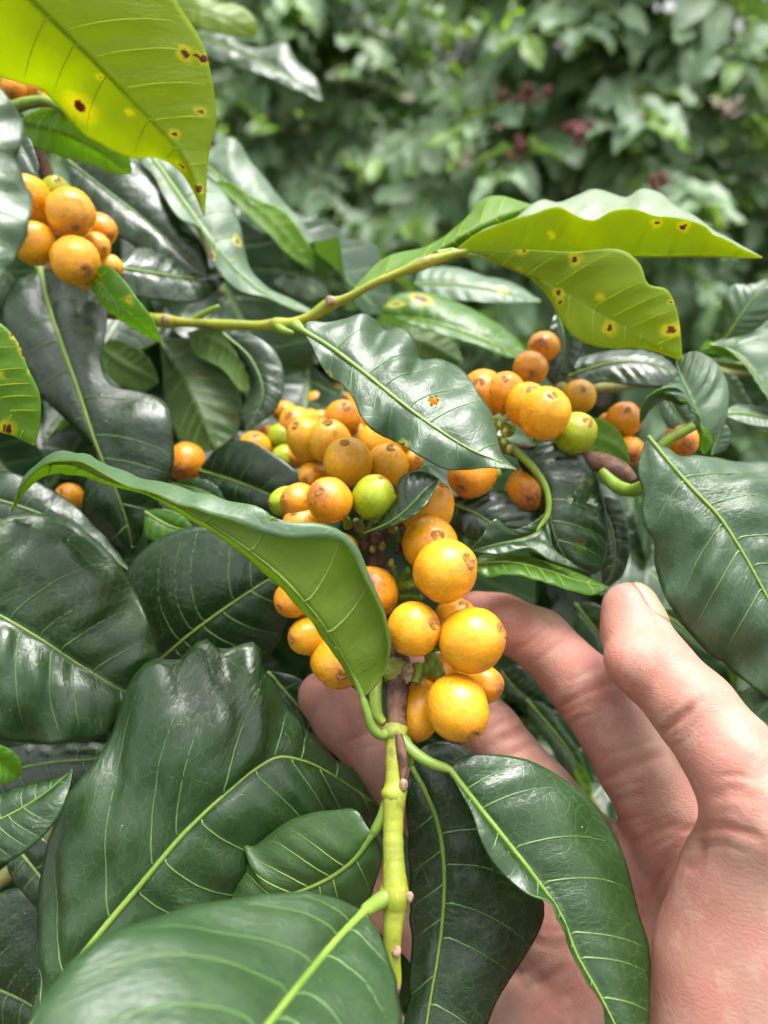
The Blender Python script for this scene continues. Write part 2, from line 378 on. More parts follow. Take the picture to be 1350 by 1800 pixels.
def skin_mat():
    k = NT('skin')
    tc = k.n('ShaderNodeTexCoord'); v = tc.outputs['Object']
    cr = k.n('ShaderNodeAttribute', attribute_name='crease').outputs['Fac']
    tone = k.n('ShaderNodeAttribute', attribute_name='pink').outputs['Fac']
    n1 = k.noise(v, 60, 4, .6); n2 = k.noise(v, 230, 4, .65); n3 = k.noise(v, 900, 3, .6)
    col = k.mix(k.mr(n1.outputs[0], .38, .62), (0.3260, 0.1900, 0.1420), (0.3400, 0.1560, 0.1220))
    col = k.mix(k.math('MULTIPLY', tone, .6), col, (0.4002, 0.1261, 0.0957))
    col = k.mix(k.math('MULTIPLY', k.mr(n2.outputs[0], .5, .72), .28), col, (0.4524, 0.2523, 0.1914))
    col = k.mix(k.math('MULTIPLY', cr, .55), col, (.30, .085, .055))
    n4 = k.noise(v, 28, 3, .6)
    col = k.mix(k.math('MULTIPLY', k.mr(n4.outputs[0], .46, .62), .45), col, (0.4350, 0.1740, 0.1392))
    col = k.mix(k.math('MULTIPLY', k.mr(k.noise(v, 140, 3, .6).outputs[0], .52, .66), .35), col, (0.4350, 0.2871, 0.2175))
    vo = k.n('ShaderNodeTexVoronoi'); vo.inputs['Scale'].default_value = 420; k.l(v, vo.inputs['Vector'])
    dirt = k.math('MULTIPLY', k.mr(vo.outputs['Distance'], .07, .10, 1, 0), k.math('GREATER_THAN', k.noise(v, 55, 2).outputs[0], .58))
    col = k.mix(k.math('MULTIPLY', dirt, .6), col, (.12, .06, .04))
    b = k.n('ShaderNodeBsdfPrincipled'); k.l(col, b.inputs['Base Color'])
    k.l(k.math('MULTIPLY_ADD', n2.outputs[0], .2, .40), b.inputs['Roughness'])
    b.inputs['Specular IOR Level'].default_value = .30
    b.inputs['Subsurface Weight'].default_value = .28; b.inputs['Subsurface Radius'].default_value = (1.0, .36, .20); b.inputs['Subsurface Scale'].default_value = .0022
    # skin ridges: fine parallel friction ridges bent by noise, plus pores and small folds
    dn = k.n('ShaderNodeVectorMath', operation='MULTIPLY_ADD'); k.l(n1.outputs['Color'], dn.inputs[0]); dn.inputs[1].default_value = (.012, .012, .012); k.l(v, dn.inputs[2])
    wv = k.n('ShaderNodeTexWave', wave_type='RINGS', rings_direction='SPHERICAL'); k.l(dn.outputs[0], wv.inputs['Vector']); wv.inputs['Scale'].default_value = 310; wv.inputs['Distortion'].default_value = 1.0
    vo3 = k.n('ShaderNodeTexVoronoi'); vo3.feature = 'DISTANCE_TO_EDGE'; vo3.inputs['Scale'].default_value = 520; k.l(dn.outputs[0], vo3.inputs['Vector'])
    h = k.math('ADD', k.math('MULTIPLY', wv.outputs['Fac'], .16), k.math('MULTIPLY', k.mr(vo3.outputs['Distance'], 0, .18), .16))
    h = k.math('ADD', h, k.math('MULTIPLY', n2.outputs[0], .38)); h = k.math('ADD', h, k.math('MULTIPLY', n3.outputs[0], .40))
    st = k.n('ShaderNodeMapping'); st.inputs['Rotation'].default_value = (.0, .5, -.62); st.inputs['Scale'].default_value = (1, .22, 1); k.l(dn.outputs[0], st.inputs[0])
    ln = k.mr(k.math('ABSOLUTE', k.math('SUBTRACT', k.noise(st.outputs[0], 420, 3, .6).outputs[0], .5)), .0, .07, 1, 0)
    h = k.math('SUBTRACT', h, k.math('MULTIPLY', ln, .13))
    st2 = k.n('ShaderNodeMapping'); st2.inputs['Rotation'].default_value = (.3, .2, .95); st2.inputs['Scale'].default_value = (1, .2, 1); k.l(dn.outputs[0], st2.inputs[0])
    ln2 = k.mr(k.math('ABSOLUTE', k.math('SUBTRACT', k.noise(st2.outputs[0], 300, 3, .6).outputs[0], .5)), .0, .05, 1, 0)
    h = k.math('SUBTRACT', h, k.math('MULTIPLY', ln2, .14))
    h = k.math('SUBTRACT', h, k.math('MULTIPLY', cr, 1.2))
    k.l(k.bump(h, .36, .00034), b.inputs['Normal'])
    k.l(b.outputs[0], k.out.inputs[0])
    return k.m
M_SKIN = skin_mat()
M_NAIL = simple_mat('fingernail', (0.3132, 0.2088, 0.1305), (0.3654, 0.2436, 0.1653), 120, .30, .5, .3, .1, 500)

def soil_mat():
    k = NT('soil')
    tc = k.n('ShaderNodeTexCoord'); v = tc.outputs['Object']
    n = k.noise(v, 5, 6, .65); n2 = k.noise(v, 45, 5, .7)
    col = k.mix(k.mr(n.outputs[0], .35, .65), (.055, .034, .024), (.11, .070, .052))
    col = k.mix(k.math('MULTIPLY', k.mr(n2.outputs[0], .5, .7), .5), col, (.15, .105, .08))
    b = k.n('ShaderNodeBsdfPrincipled'); k.l(col, b.inputs['Base Color']); b.inputs['Roughness'].default_value = .95
    k.l(k.bump(n2.outputs[0], .9, .03), b.inputs['Normal']); k.l(b.outputs[0], k.out.inputs[0])
    return k.m
M_SOIL = soil_mat()

# ------------------------------------------------------------------ leaves
TH = 0.00022
def leaf(br, M, A, B, d, a=0.0, b=0.0, mat='mid', face=1, bulge=.10, pet=None, A2=None, B2=None, wav=.0, ns=58, nu=13,
         spots=None, rib=1.0, ribmat=None, seed=None, rough=.0006, name='leaf', quilt=.00032, label=None, ribup=.25, holes=(), sveins=True, veinmat=None, vscale=1.0):
    """one blade: midrib M from base to tip, margins A and B (inner points only), each in photo pixels with depth d along it"""
    seed = rng.random() * 50 if seed is None else seed
    s = np.linspace(0, 1, ns)
    s = .5 - .5 * np.cos(np.pi * s) * (1 - .25) - .25 * (.5 - s)       # denser toward the ends
    s = (s - s[0]) / (s[-1] - s[0])
    def curve(pts, off, w=0.0, ph=0.0):
        p2 = np.array([q[:2] for q in pts], float)
        xy = catmull(p2, 0, s)
        dep = interp(d, s)
        o = interp(off, s)
        dep = dep + o * np.sin(np.pi * np.clip(s, 0, 1)) ** .7
        if w:
            dep = dep + w * np.sin(np.pi * s) * (np.sin(2 * np.pi * 3.4 * s + ph) + .6 * np.sin(2 * np.pi * 6.1 * s + 2 * ph))
        return Pn(xy, dep)
    Mc = curve(M, 0.0)
    e0, e1 = M[0], M[-1]
    Ac = curve([e0] + A + [e1], a, wav, seed); Bc = curve([e0] + B + [e1], b, wav, seed + 2)
    T = unit(np.gradient(Mc, axis=0))
    n0 = unit(np.cross(T, Bc - Ac))
    view = unit(CAM - Mc)
    wgt = np.sin(np.pi * s)
    # signed facing over the blade decides which side is the upper one
    sg = np.sign(np.sum(wgt * np.sum(n0 * view, -1))) * face
    if sg == 0: sg = 1
    n0 = n0 * sg
    us = np.linspace(0, 1, nu)
    def half(C, C2):
        w = np.linalg.norm(C - Mc, axis=1)[:, None, None]
        if C2 is None:
            g = Mc[:, None] * (1 - us)[None, :, None] + C[:, None] * us[None, :, None]
            return g + n0[:, None] * (bulge * w * (4 * us * (1 - us) * (1 - .35 * us))[None, :, None])
        # three curves: parabola-like spline through M, C, C2
        out = np.zeros((ns, nu, 3))
        for i in range(ns):
            out[i] = catmull(np.array([Mc[i], C[i], C2[i]]) + np.array([[0, 0, 0], [1e-7, 0, 0], [2e-7, 0, 0]]), nu)
        return out
    A2c = curve([e0] + A2[0] + [e1], A2[1]) if A2 else None
    B2c = curve([e0] + B2[0] + [e1], B2[1]) if B2 else None
    GA = half(Ac, A2c); GB = half(Bc, B2c)
    G = np.concatenate([GA[:, ::-1], GB[:, 1:]], 1)                       # ns x (2nu-1)
    nw = 2 * nu - 1
    wid = np.linalg.norm(np.diff(G, axis=1), axis=2)
    xx = np.zeros((ns, nw)); c = nu - 1
    xx[:, c + 1:] = np.cumsum(wid[:, c:], 1); xx[:, :c] = -np.cumsum(wid[:, :c][:, ::-1], 1)[:, ::-1]
    yy = np.concatenate([[0], np.cumsum(np.linalg.norm(np.diff(Mc, axis=0), axis=1))])[:, None] + np.zeros((1, nw))
    N = unit(np.cross(np.gradient(G, axis=0), np.gradient(G, axis=1)))
    if np.sum(N * n0[:, None] * wgt[:, None, None]) < 0: N = -N; flip = True
    else: flip = False
    bad = ~np.isfinite(N).all(-1); N[bad] = np.broadcast_to(n0[:, None], N.shape)[bad]
    ax = np.abs(xx); hw = np.maximum(ax[:, [0]], ax[:, [-1]]) + 1e-6
    sp_ = min(VEIN_SP, yy[-1, 0] / 8)
    yv = yy - .45 * ax - 6 * ax * ax + .4 * sp_ * (xx > 0)
    yv = yv + .0022 * np.sin(yv * 150 + seed) + .0014 * np.sin(yv * 330 + seed * 3 + (xx > 0) * 2)
    ph = yv / sp_
    relief = quilt * np.cos(2 * np.pi * ph) * np.clip(ax / .006, 0, 1) * np.clip((1 - ax / hw) * 3, .15, 1)
    relief += -.00035 * np.exp(-(ax / .0016) ** 2)
    nzv = np.zeros((ns, nw))
    if rough:
        for i in range(ns):
            for j in range(nw):
                nzv[i, j] = mnoise.noise((xx[i, j] * 60 + seed, yy[i, j] * 60, seed)) + .5 * mnoise.noise((xx[i, j] * 150, yy[i, j] * 150 + seed, seed))
        relief += rough * nzv * np.clip(ax / .004, .1, 1)
    fade = np.clip(np.minimum(s, 1 - s) / .06, 0, 1)[:, None]
    G = G + N * (relief * fade)[..., None]
    top = (G + N * TH).reshape(-1, 3); bot = (G - N * TH).reshape(-1, 3); nv = ns * nw
    f = []; mi = []
    I = lambda i, j: i * nw + j
    for i in range(ns - 1):
        for j in range(nw - 1):
            q = (I(i, j), I(i, j + 1), I(i + 1, j + 1), I(i + 1, j))
            if not flip: q = q[::-1]
            # cross(di, dj) = N  -> order i then j
            f.append(q); mi.append(0)
            f.append(tuple(nv + z for z in q[::-1])); mi.append(1)
    for i in range(ns - 1):
        for j, rev in ((0, True), (nw - 1, False)):
            q = (I(i, j), I(i + 1, j), nv + I(i + 1, j), nv + I(i, j))
            if rev != flip: q = q[::-1]
            f.append(q); mi.append(1)
    if holes:
        gp = pix(G.reshape(-1, 3)); hm = np.zeros(nv, bool)
        for (hx_, hy_, hr_) in holes:
            wob = np.array([1 + .5 * mnoise.noise((q * 3.1, hx_, 0)) for q in np.arctan2(gp[:, 1] - hy_, gp[:, 0] - hx_)])
            hm |= np.hypot(gp[:, 0] - hx_, gp[:, 1] - hy_) < hr_ * wob
        hm2 = np.concatenate([hm, hm]); keep = [n_ for n_, q in enumerate(f) if sum(hm2[z] for z in q) < 2]
        f = [f[n_] for n_ in keep]; mi = [mi[n_] for n_ in keep]
    sp = []
    if spots:
        pq = pix(G.reshape(-1, 3))
        for (px, py, r, hr) in spots:
            kidx = np.argmin((pq[:, 0] - px) ** 2 + (pq[:, 1] - py) ** 2)
            sp.append((float(xx.ravel()[kidx]), float(yy.ravel()[kidx]), r * pq[kidx, 2] / F, hr))
    mats = leaf_mats(mat, tuple(sp))
    uv = np.stack([xx.ravel(), yy.ravel()], 1); uv = np.vstack([uv, uv])
    ob = mesh_obj(name, np.vstack([top, bot]), f, list(mats), br, org(br), uv=uv, mat_idx=mi)
    if label is None and spots and mat in ('yel', 'shoot'): label = 'yellow-green leaf with brown spots'
    if label: ob['label'] = label
    # side veins: fine cords standing on the blade, from the midrib to just short of the margin
    if yy[-1, 0] > .03 and sveins:
        VV, VF = [], []; c0 = 0; sgn = 1.0 if face == 1 else -1.0
        cols = {1: range(c, nw), -1: range(c, -1, -1)}
        for sd_ in (1, -1):
            cl = list(cols[sd_]); kk0 = int(np.ceil(yv[:, cl[1]].min() / sp_)); kk1 = int(yv[:, cl[1]].max() / sp_)
            for kk in range(kk0, kk1 + 1):
                y0 = (kk + .5) * sp_; pts_ = []
                for jj, j in enumerate(cl[:-1]):
                    fcol = np.maximum.accumulate(yv[:, cl[1] if jj == 0 else j])
                    if not (fcol[0] < y0 < fcol[-1]) and jj > 0: break
                    fi = np.interp(y0, fcol + np.arange(ns) * 1e-9, np.arange(ns)); i0 = min(int(fi), ns - 2); t_ = fi - i0
                    hwj = abs(xx[i0, cl[-1]]) + 1e-6
                    if jj > 0 and abs(xx[i0, j]) / hwj > .93: break
                    pts_.append((G[i0, j] * (1 - t_) + G[i0 + 1, j] * t_) + N[i0, j] * sgn * (TH + .00001))
                if len(pts_) < 5: continue
                pc = np.array(pts_); m_ = len(pc); q_ = np.linspace(0, 1, m_)
                rr_ = (.00034 * (1 - q_) ** .8 + .00007) * min(1.0, .5 + yy[-1, 0] * 5) * vscale * (.78 if mat not in ('yel', 'shoot') else .55)
                v_, f_ = tube_mesh(pc, rr_, 5)
                VV.append(v_); VF += [tuple(c0 + z for z in ff) for ff in f_]; c0 += len(v_)
        if VV:
            vo_ = mesh_obj('side_veins', np.vstack(VV), VF, veinmat or (M_VEIN_Y if mat in ('yel', 'shoot', 'lime') else M_VEIN_D if mat in ('dark', 'mid', 'grey') and face == 1 else M_RIB), ob, org(br)); vo_['kind'] = 'stuff'
    # midrib with its stalk
    Lm = yy[-1, 0]
    rad = np.interp(s, [0, .1, .5, .9, 1], [.0010, .00082, .00055, .00022, .00008]) * rib * min(1.0, .55 + Lm * 4)
    cen = Mc + n0 * (rad * ribup)[:, None] - n0 * .0001
    nn = n0
    if pet:
        pp = np.array([P(*q) for q in pet] + [Mc[0]])
        pp = catmull(pp, 14)[:-1]
        cen = np.vstack([pp, cen]); rad = np.concatenate([np.linspace(.0018, .0012, 13) * max(rib, .8), np.maximum(rad, 0)])
        nn = None
    v, ff = tube_mesh(cen, rad, 8, nrm=nn)
    mesh_obj('midrib', v, ff, ribmat or (M_RIB if mat != 'dark' else M_RIB_D), ob, org(br))
    return ob

def gleaf_mesh(name, L, W, mats, fold=.25, droop=.3, wave=.004, ns=11, nu=4, seed=0.0, th=True, twist=0.0):
    """a free-standing leaf: base at the origin, running along +Y, upper side +Z"""
    s = np.linspace(0, 1, ns); u = np.linspace(-1, 1, 2 * nu + 1)
    hw = W * .5 * (np.sin(np.pi * s ** .82) ** .85) * (1 - .35 * np.clip((s - .75) / .25, 0, 1) ** 2)
    hw[0] = hw[-1] = W * .01
    S, U = np.meshgrid(s, u, indexing='ij'); H = hw[:, None]
    X = U * H
    Y = S * L
    Z = fold * np.abs(U) * H - droop * L * S ** 2 + wave * np.sin(S * 19 + seed) * np.abs(U) ** 1.5 * np.sign(U * math.sin(seed * 7) + .3) + wave * .8 * np.sin(S * 13 + seed * 3) * np.abs(U)
    Y = Y - droop * .3 * L * S ** 3
    tw = twist * S
    X, Z = X * np.cos(tw) - (Z + droop * L * S ** 2) * np.sin(tw), (X * np.sin(tw) + (Z + droop * L * S ** 2) * np.cos(tw)) - droop * L * S ** 2
    V = np.stack([X, Y, Z], -1).reshape(-1, 3); nw = 2 * nu + 1
    f = [(i * nw + j, i * nw + j + 1, (i + 1) * nw + j + 1, (i + 1) * nw + j) for i in range(ns - 1) for j in range(nw - 1)]
    uv = np.stack([(U * H).ravel(), (S * L).ravel()], 1)
    return V, f, uv
# ------------------------------------------------------------------ setting: ground
gv, gf = [], []
for i in range(41):
    for j in range(41):
        x = (i - 20) / 20; y = (j - 20) / 20
        X = math.copysign(abs(x) ** 2.6, x) * 120; Y = math.copysign(abs(y) ** 2.6, y) * 120 + 1.2
        r = math.hypot(X, Y)
        gv.append((X, Y, .05 * mnoise.noise((X * 1.7, Y * 1.7, 0)) + .6 * mnoise.noise((X * .05, Y * .05, 3)) * min(1, r / 30)))
for i in range(40):
    for j in range(40): gf.append((i * 41 + j, (i + 1) * 41 + j, (i + 1) * 41 + j + 1, i * 41 + j + 1))
ground = mesh_obj('ground', gv, gf, M_SOIL); ground['kind'] = 'structure'; ground['label'] = 'bare brown soil under the coffee shrubs'

# ------------------------------------------------------------------ cherries
def cherry_mesh(seed):
    nl, nr = 28, 18
    v = []; f = []
    for i in range(nr + 1):
        th = math.pi * i / nr
        for j in range(nl):
            ph = 2 * math.pi * j / nl
            x, y, z = math.sin(th) * math.cos(ph), math.sin(th) * math.sin(ph), math.cos(th)
            r = 1 + .06 * mnoise.noise((x * 1.3 + seed, y * 1.3, z * 1.3)) + .018 * math.cos(2 * ph + seed)
            if th < .5: r -= .055 * (1 - th / .5) ** 2 - .022 * math.exp(-((th - .22) / .07) ** 2)
            if th > 2.75: r -= .06 * ((th - 2.75) / .39) ** 2
            v.append((x * r, y * r, z * r * 1.03))
    for i in range(nr):
        for j in range(nl):
            j2 = (j + 1) % nl
            q = (i * nl + j, (i + 1) * nl + j, (i + 1) * nl + j2, i * nl + j2)
            if i == 0: q = (q[0], q[1], q[2])
            if i == nr - 1: q = (q[0], q[1], q[3]) 
            f.append(q)
    me = bpy.data.meshes.new('cherry'); me.from_pydata(v, [], f); me.update()
    bm = bmesh.new(); bm.from_mesh(me); bmesh.ops.remove_doubles(bm, verts=bm.verts, dist=1e-5)
    bmesh.ops.recalc_face_normals(bm, faces=bm.faces); bm.to_mesh(me); bm.free()
    me.polygons.foreach_set('use_smooth', [True] * len(me.polygons))
    return me
CH_MESH = {}
for key in M_CH:
    CH_MESH[key] = []
    for q in range(3):
        me = cherry_mesh(q * 5.3 + 1); me.materials.append(M_CH[key]); CH_MESH[key].append(me)
def navel_mesh():
    prof = [(.0, 1.004), (.05, 1.002), (.085, 1.02), (.115, 1.032), (.15, 1.038), (.19, 1.028), (.22, .99)]
    n = 18; v = []; f = []
    for (r, z) in prof:
        for j in range(n):
            a = 2 * math.pi * j / n; rr = r * (1 + .08 * math.sin(3 * a + r * 20)); v.append((rr * math.cos(a), rr * math.sin(a), z))
    for i in range(len(prof) - 1):
        for j in range(n): f.append((i * n + j, (i + 1) * n + j, (i + 1) * n + (j + 1) % n, i * n + (j + 1) % n))
    me = bpy.data.meshes.new('navel'); me.from_pydata(v, [], f); me.materials.append(M_NAVEL)
    me.polygons.foreach_set('use_smooth', [True] * len(f)); return me
NAVEL = navel_mesh()
def stalk_mesh():
    v, f = tube_mesh(np.array([(0, 0, -.92), (.02, .03, -1.1), (.08, .05, -1.35), (.10, .02, -1.6)]), [.15, .105, .095, .12], 8)
    me = bpy.data.meshes.new('stalk'); me.from_pydata(v.tolist(), [], f); me.materials.append(M_PET)
    me.polygons.foreach_set('use_smooth', [True] * len(f)); return me
STALK = stalk_mesh()
def cherry(br, x, y, rpx, d, nav=(0, -.8), key='y', stalk=True, elong=1.0, away=False):
    r = rpx * d / F
    c = P(x, y, d)
    nx, ny = nav; q = nx * nx + ny * ny
    if q > .98: nx, ny = nx / math.sqrt(q) * .985, ny / math.sqrt(q) * .985; q = .97
    nz = math.sqrt(1 - q) * (-1 if away else 1)
    ray = unit(c - CAM)
    rt = unit(RIGHT - ray * (RIGHT @ ray)); upv = np.cross(rt, ray)
    w = nx * rt - ny * upv - nz * ray
    quat = Vector(w).to_track_quat('Z', 'Y') @ Quaternion((0, 0, 1), rng.random() * 6.28)
    o = bpy.data.objects.new('cherry', rng.choice(CH_MESH[key])); COL.objects.link(o); o.parent = br
    o.location = c - org(br); o.rotation_mode = 'QUATERNION'; o.rotation_quaternion = quat
    o.scale = (r * rng.uniform(.95, 1.0), r * rng.uniform(.97, 1.03), r * elong * rng.uniform(.97, 1.07))
    if key == 'g': o['label'] = 'unripe green cherry'
    n = bpy.data.objects.new('navel', NAVEL); COL.objects.link(n); n.parent = o; n.scale = (.95 + .35 * rng.random(),) * 2 + (1.0,)
    if stalk:
        t = bpy.data.objects.new('stalk', STALK); COL.objects.link(t); t.parent = o
    return o

# ------------------------------------------------------------------ hand: one continuous surface from a smooth distance field
# skeleton: (pixel x, pixel y, depth, radius in mm) from the tip to the wrist, all joined with soft blends
def hp(x, y, d): return np.array([(x - 675) / F * d, (900 - y) / F * d, d])     # camera-aligned metres
BONES = {
 'thumb': [(1106, 1072, .200, 7.4), (1116, 1112, .197, 8.4), (1150, 1172, .191, 9.4), (1220, 1248, .182, 9.9), (1288, 1335, .175, 10.6), (1352, 1440, .170, 13.2)],
 'index': [(838, 1082, .229, 7.6), (880, 1094, .227, 8.5), (948, 1124, .222, 8.9), (1042, 1222, .216, 10.4), (1116, 1345, .212, 10.6), (1175, 1450, .211, 12.0)],
 'middle': [(728, 1160, .236, 7.6), (790, 1205, .235, 8.6), (862, 1288, .231, 9.3), (950, 1400, .224, 10.4), (1045, 1510, .219, 11.4), (1095, 1575, .217, 12.0)],
 'ring': [(568, 1224, .229, 7.8), (604, 1266, .229, 8.9), (668, 1332, .229, 9.3), (790, 1465, .226, 10.2), (915, 1590, .221, 11.0), (985, 1668, .217, 12.0)],
 'little': [(590, 1500, .231, 6.6), (628, 1535, .230, 7.4), (684, 1585, .229, 8.0), (772, 1660, .224, 9.0), (862, 1738, .218, 10.0), (920, 1790, .215, 11.5)],
}
PALM = [  # (a, b) round cones
 ((1175, 1450, .212, 12.5), (1470, 1960, .180, 17)),
 ((1100, 1560, .219, 12.5), (1400, 2010, .182, 17)),
 ((1000, 1668, .219, 12.5), (1330, 2060, .184, 17)),
 ((920, 1780, .214, 12.5), (1260, 2110, .184, 18)),
 ((1130, 1500, .222, 10.0), (950, 1760, .222, 10.0)),
 ((1352, 1440, .170, 13.2), (1318, 1570, .176, 15.0)),
 ((1318, 1570, .176, 15.0), (1292, 1700, .176, 17.0)),
 ((1292, 1700, .176, 17.0), (1300, 1860, .172, 18.5)),
 ((1300, 1860, .172, 18.5), (1430, 2020, .172, 19.5)),
 ((1370, 1560, .172, 14.0), (1400, 1760, .166, 16.0)),
 ((1300, 1620, .190, 12.0), (1360, 1800, .184, 16.0)),
 ((1400, 2020, .178, 20), (1720, 2480, .170, 26)),
 ((1330, 2060, .180, 19), (1660, 2520, .172, 26)),
 ((1700, 2480, .170, 28), (2260, 3260, .165, 36)),
]
H = .00075
lo = np.array([-.042, -.245, .130]); hi = np.array([.155, -.008, .262])
shape = np.ceil((hi - lo) / H).astype(int)
gx = [(lo[i] + np.arange(shape[i]) * H).astype(np.float32) for i in range(3)]
FIELD = np.full(shape, .03, np.float32)
def rcone(Pt, a, b, r1, r2):
    ba = b - a; l2 = float(ba @ ba); rr = r1 - r2; a2 = l2 - rr * rr; il2 = 1 / l2
    pa = Pt - a.astype(np.float32)
    y = pa @ ba.astype(np.float32); z = y - np.float32(l2)
    x2 = ((pa * np.float32(l2) - y[..., None] * ba.astype(np.float32)) ** 2).sum(-1)
    y2 = y * y * np.float32(l2); z2 = z * z * np.float32(l2)
    k = np.float32(np.sign(rr) * rr * rr) * x2
    o = (np.sqrt(np.maximum(x2 * np.float32(a2 * il2), 0)) + y * np.float32(rr)) * np.float32(il2) - np.float32(r1)
    m1 = np.sign(z) * np.float32(a2) * z2 > k; m2 = np.sign(y) * np.float32(a2) * y2 < k
    return np.where(m1, np.sqrt(x2 + z2) * np.float32(il2) - np.float32(r2), np.where(m2, np.sqrt(x2 + y2) * np.float32(il2) - np.float32(r1), o))
def local(pts, rmax, pad):
    p = np.array(pts); a = p.min(0) - rmax - pad; b = p.max(0) + rmax + pad
    i0 = np.clip(np.floor((a - lo) / H).astype(int), 0, shape); i1 = np.clip(np.ceil((b - lo) / H).astype(int), 0, shape)
    return tuple(slice(i0[k], i1[k]) for k in range(3))
def grid(sl):
    return np.stack(np.meshgrid(gx[0][sl[0]], gx[1][sl[1]], gx[2][sl[2]], indexing='ij'), -1)
def smin(a, b, k):
    h = np.maximum(k - np.abs(a - b), 0) / k
    return np.minimum(a, b) - h * h * h * k / 6
FING = {}
for nm, bn in BONES.items():       # each finger in its own field (tight blends), then softly into the palm
    pts = [hp(*q[:3]) for q in bn]; rs = [q[3] / 1000 for q in bn]
    sl = local(pts, max(rs), .012)
    G_ = grid(sl); fld = np.full(G_.shape[:3], .03, np.float32)
    for i in range(len(pts) - 1):
        fld = smin(fld, rcone(G_, pts[i], pts[i + 1], rs[i], rs[i + 1]), .004)
    if nm == 'thumb':   # full pad of the thumb
        pad_c = hp(1112, 1160, .188); fld = smin(fld, np.linalg.norm(G_ - pad_c.astype(np.float32), axis=-1) - np.float32(.0070), .007)
    FING[nm] = (sl, fld)
for a, b in PALM:
    pa, pb = hp(*a[:3]), hp(*b[:3]); ra, rb = a[3] / 1000, b[3] / 1000
    sl = local([pa, pb], max(ra, rb), .02); 
    if min(s_.stop - s_.start for s_ in sl) < 2: continue
    FIELD[sl] = smin(FIELD[sl], rcone(grid(sl), pa, pb, ra, rb), .011)
for nm, (sl, fld) in FING.items():
    FIELD[sl] = smin(FIELD[sl], fld, .0045 if nm != 'thumb' else .006)

def surface_nets(Fd, o, h):
    ins = Fd < 0
    c = ins[:-1, :-1, :-1].astype(np.int8)
    cnt = np.zeros(np.array(Fd.shape) - 1, np.int8)
    for dx in (0, 1):
        for dy in (0, 1):
            for dz in (0, 1): cnt += ins[dx:Fd.shape[0] - 1 + dx, dy:Fd.shape[1] - 1 + dy, dz:Fd.shape[2] - 1 + dz]
    act = (cnt > 0) & (cnt < 8)
    idx = np.argwhere(act); vid = np.full(act.shape, -1, np.int64); vid[act] = np.arange(len(idx))
    cor = {(dx, dy, dz): Fd[idx[:, 0] + dx, idx[:, 1] + dy, idx[:, 2] + dz] for dx in (0, 1) for dy in (0, 1) for dz in (0, 1)}
    acc = np.zeros((len(idx), 3)); n = np.zeros(len(idx))
    for ax in range(3):
        for u in (0, 1):
            for w in (0, 1):
                k0 = [u, w]; k0.insert(ax, 0); k1 = [u, w]; k1.insert(ax, 1)
                f0, f1 = cor[tuple(k0)], cor[tuple(k1)]
                m = (f0 < 0) != (f1 < 0)
                t = np.where(m, f0 / np.where(f0 == f1, 1, f0 - f1), 0)
                p = np.array(k0, float)[None] + np.zeros((len(idx), 3)); p[:, ax] += t
                acc[m] += p[m]; n[m] += 1
    V = o + (idx + acc / n[:, None]) * h
    faces = []
    for ax in range(3):
        a, b = [k for k in range(3) if k != ax]
        s0 = [slice(None)] * 3; s1 = [slice(None)] * 3; s0[ax] = slice(0, -1); s1[ax] = slice(1, None)
        cr = ins[tuple(s0)] != ins[tuple(s1)]
        e = np.argwhere(cr); e = e[(e[:, a] > 0) & (e[:, b] > 0) & (e[:, a] < act.shape[a]) & (e[:, b] < act.shape[b])]
        st = ins[tuple(e.T)]
        def at(da, db):
            q = e.copy(); q[:, a] += da; q[:, b] += db; return vid[tuple(q.T)]
        q = np.stack([at(-1, -1), at(0, -1), at(0, 0), at(-1, 0)], 1)
        fl = st if ax != 1 else ~st
        q[~fl] = q[~fl][:, ::-1]
        faces.append(q)
    return V, np.vstack(faces)
for k_ in (0, -1): FIELD[k_] = .004; FIELD[:, k_] = .004; FIELD[:, :, k_] = .004
HV, HF = surface_nets(FIELD, lo, H)
# light smoothing
e = np.vstack([HF[:, [0, 1]], HF[:, [1, 2]], HF[:, [2, 3]], HF[:, [3, 0]]])
deg = np.bincount(e.ravel(), minlength=len(HV))
for _ in range(4):
    acc = np.zeros_like(HV)
    for k in range(3):
        acc[:, k] = np.bincount(e[:, 0], HV[e[:, 1], k], len(HV)) + np.bincount(e[:, 1], HV[e[:, 0], k], len(HV))
    HV = HV * .4 + .6 * acc / deg[:, None]
if np.sum(np.cross(HV[HF[:, 2]] - HV[HF[:, 0]], HV[HF[:, 3]] - HV[HF[:, 1]]) * (HV[HF].mean(1) - HV.mean(0))) < 0: HF = HF[:, ::-1].copy()
fn = np.cross(HV[HF[:, 2]] - HV[HF[:, 0]], HV[HF[:, 3]] - HV[HF[:, 1]])
VN = np.zeros_like(HV)
for k in range(4): 
    for c_ in range(3): VN[:, c_] += np.bincount(HF[:, k], fn[:, c_], len(HV))
VN = unit(VN)
px = 675 + F * HV[:, 0] / HV[:, 2]; py = 900 - F * HV[:, 1] / HV[:, 2]
front = np.clip(-(VN * unit(HV)).sum(1) * 2.2 + .35, 0, 1)
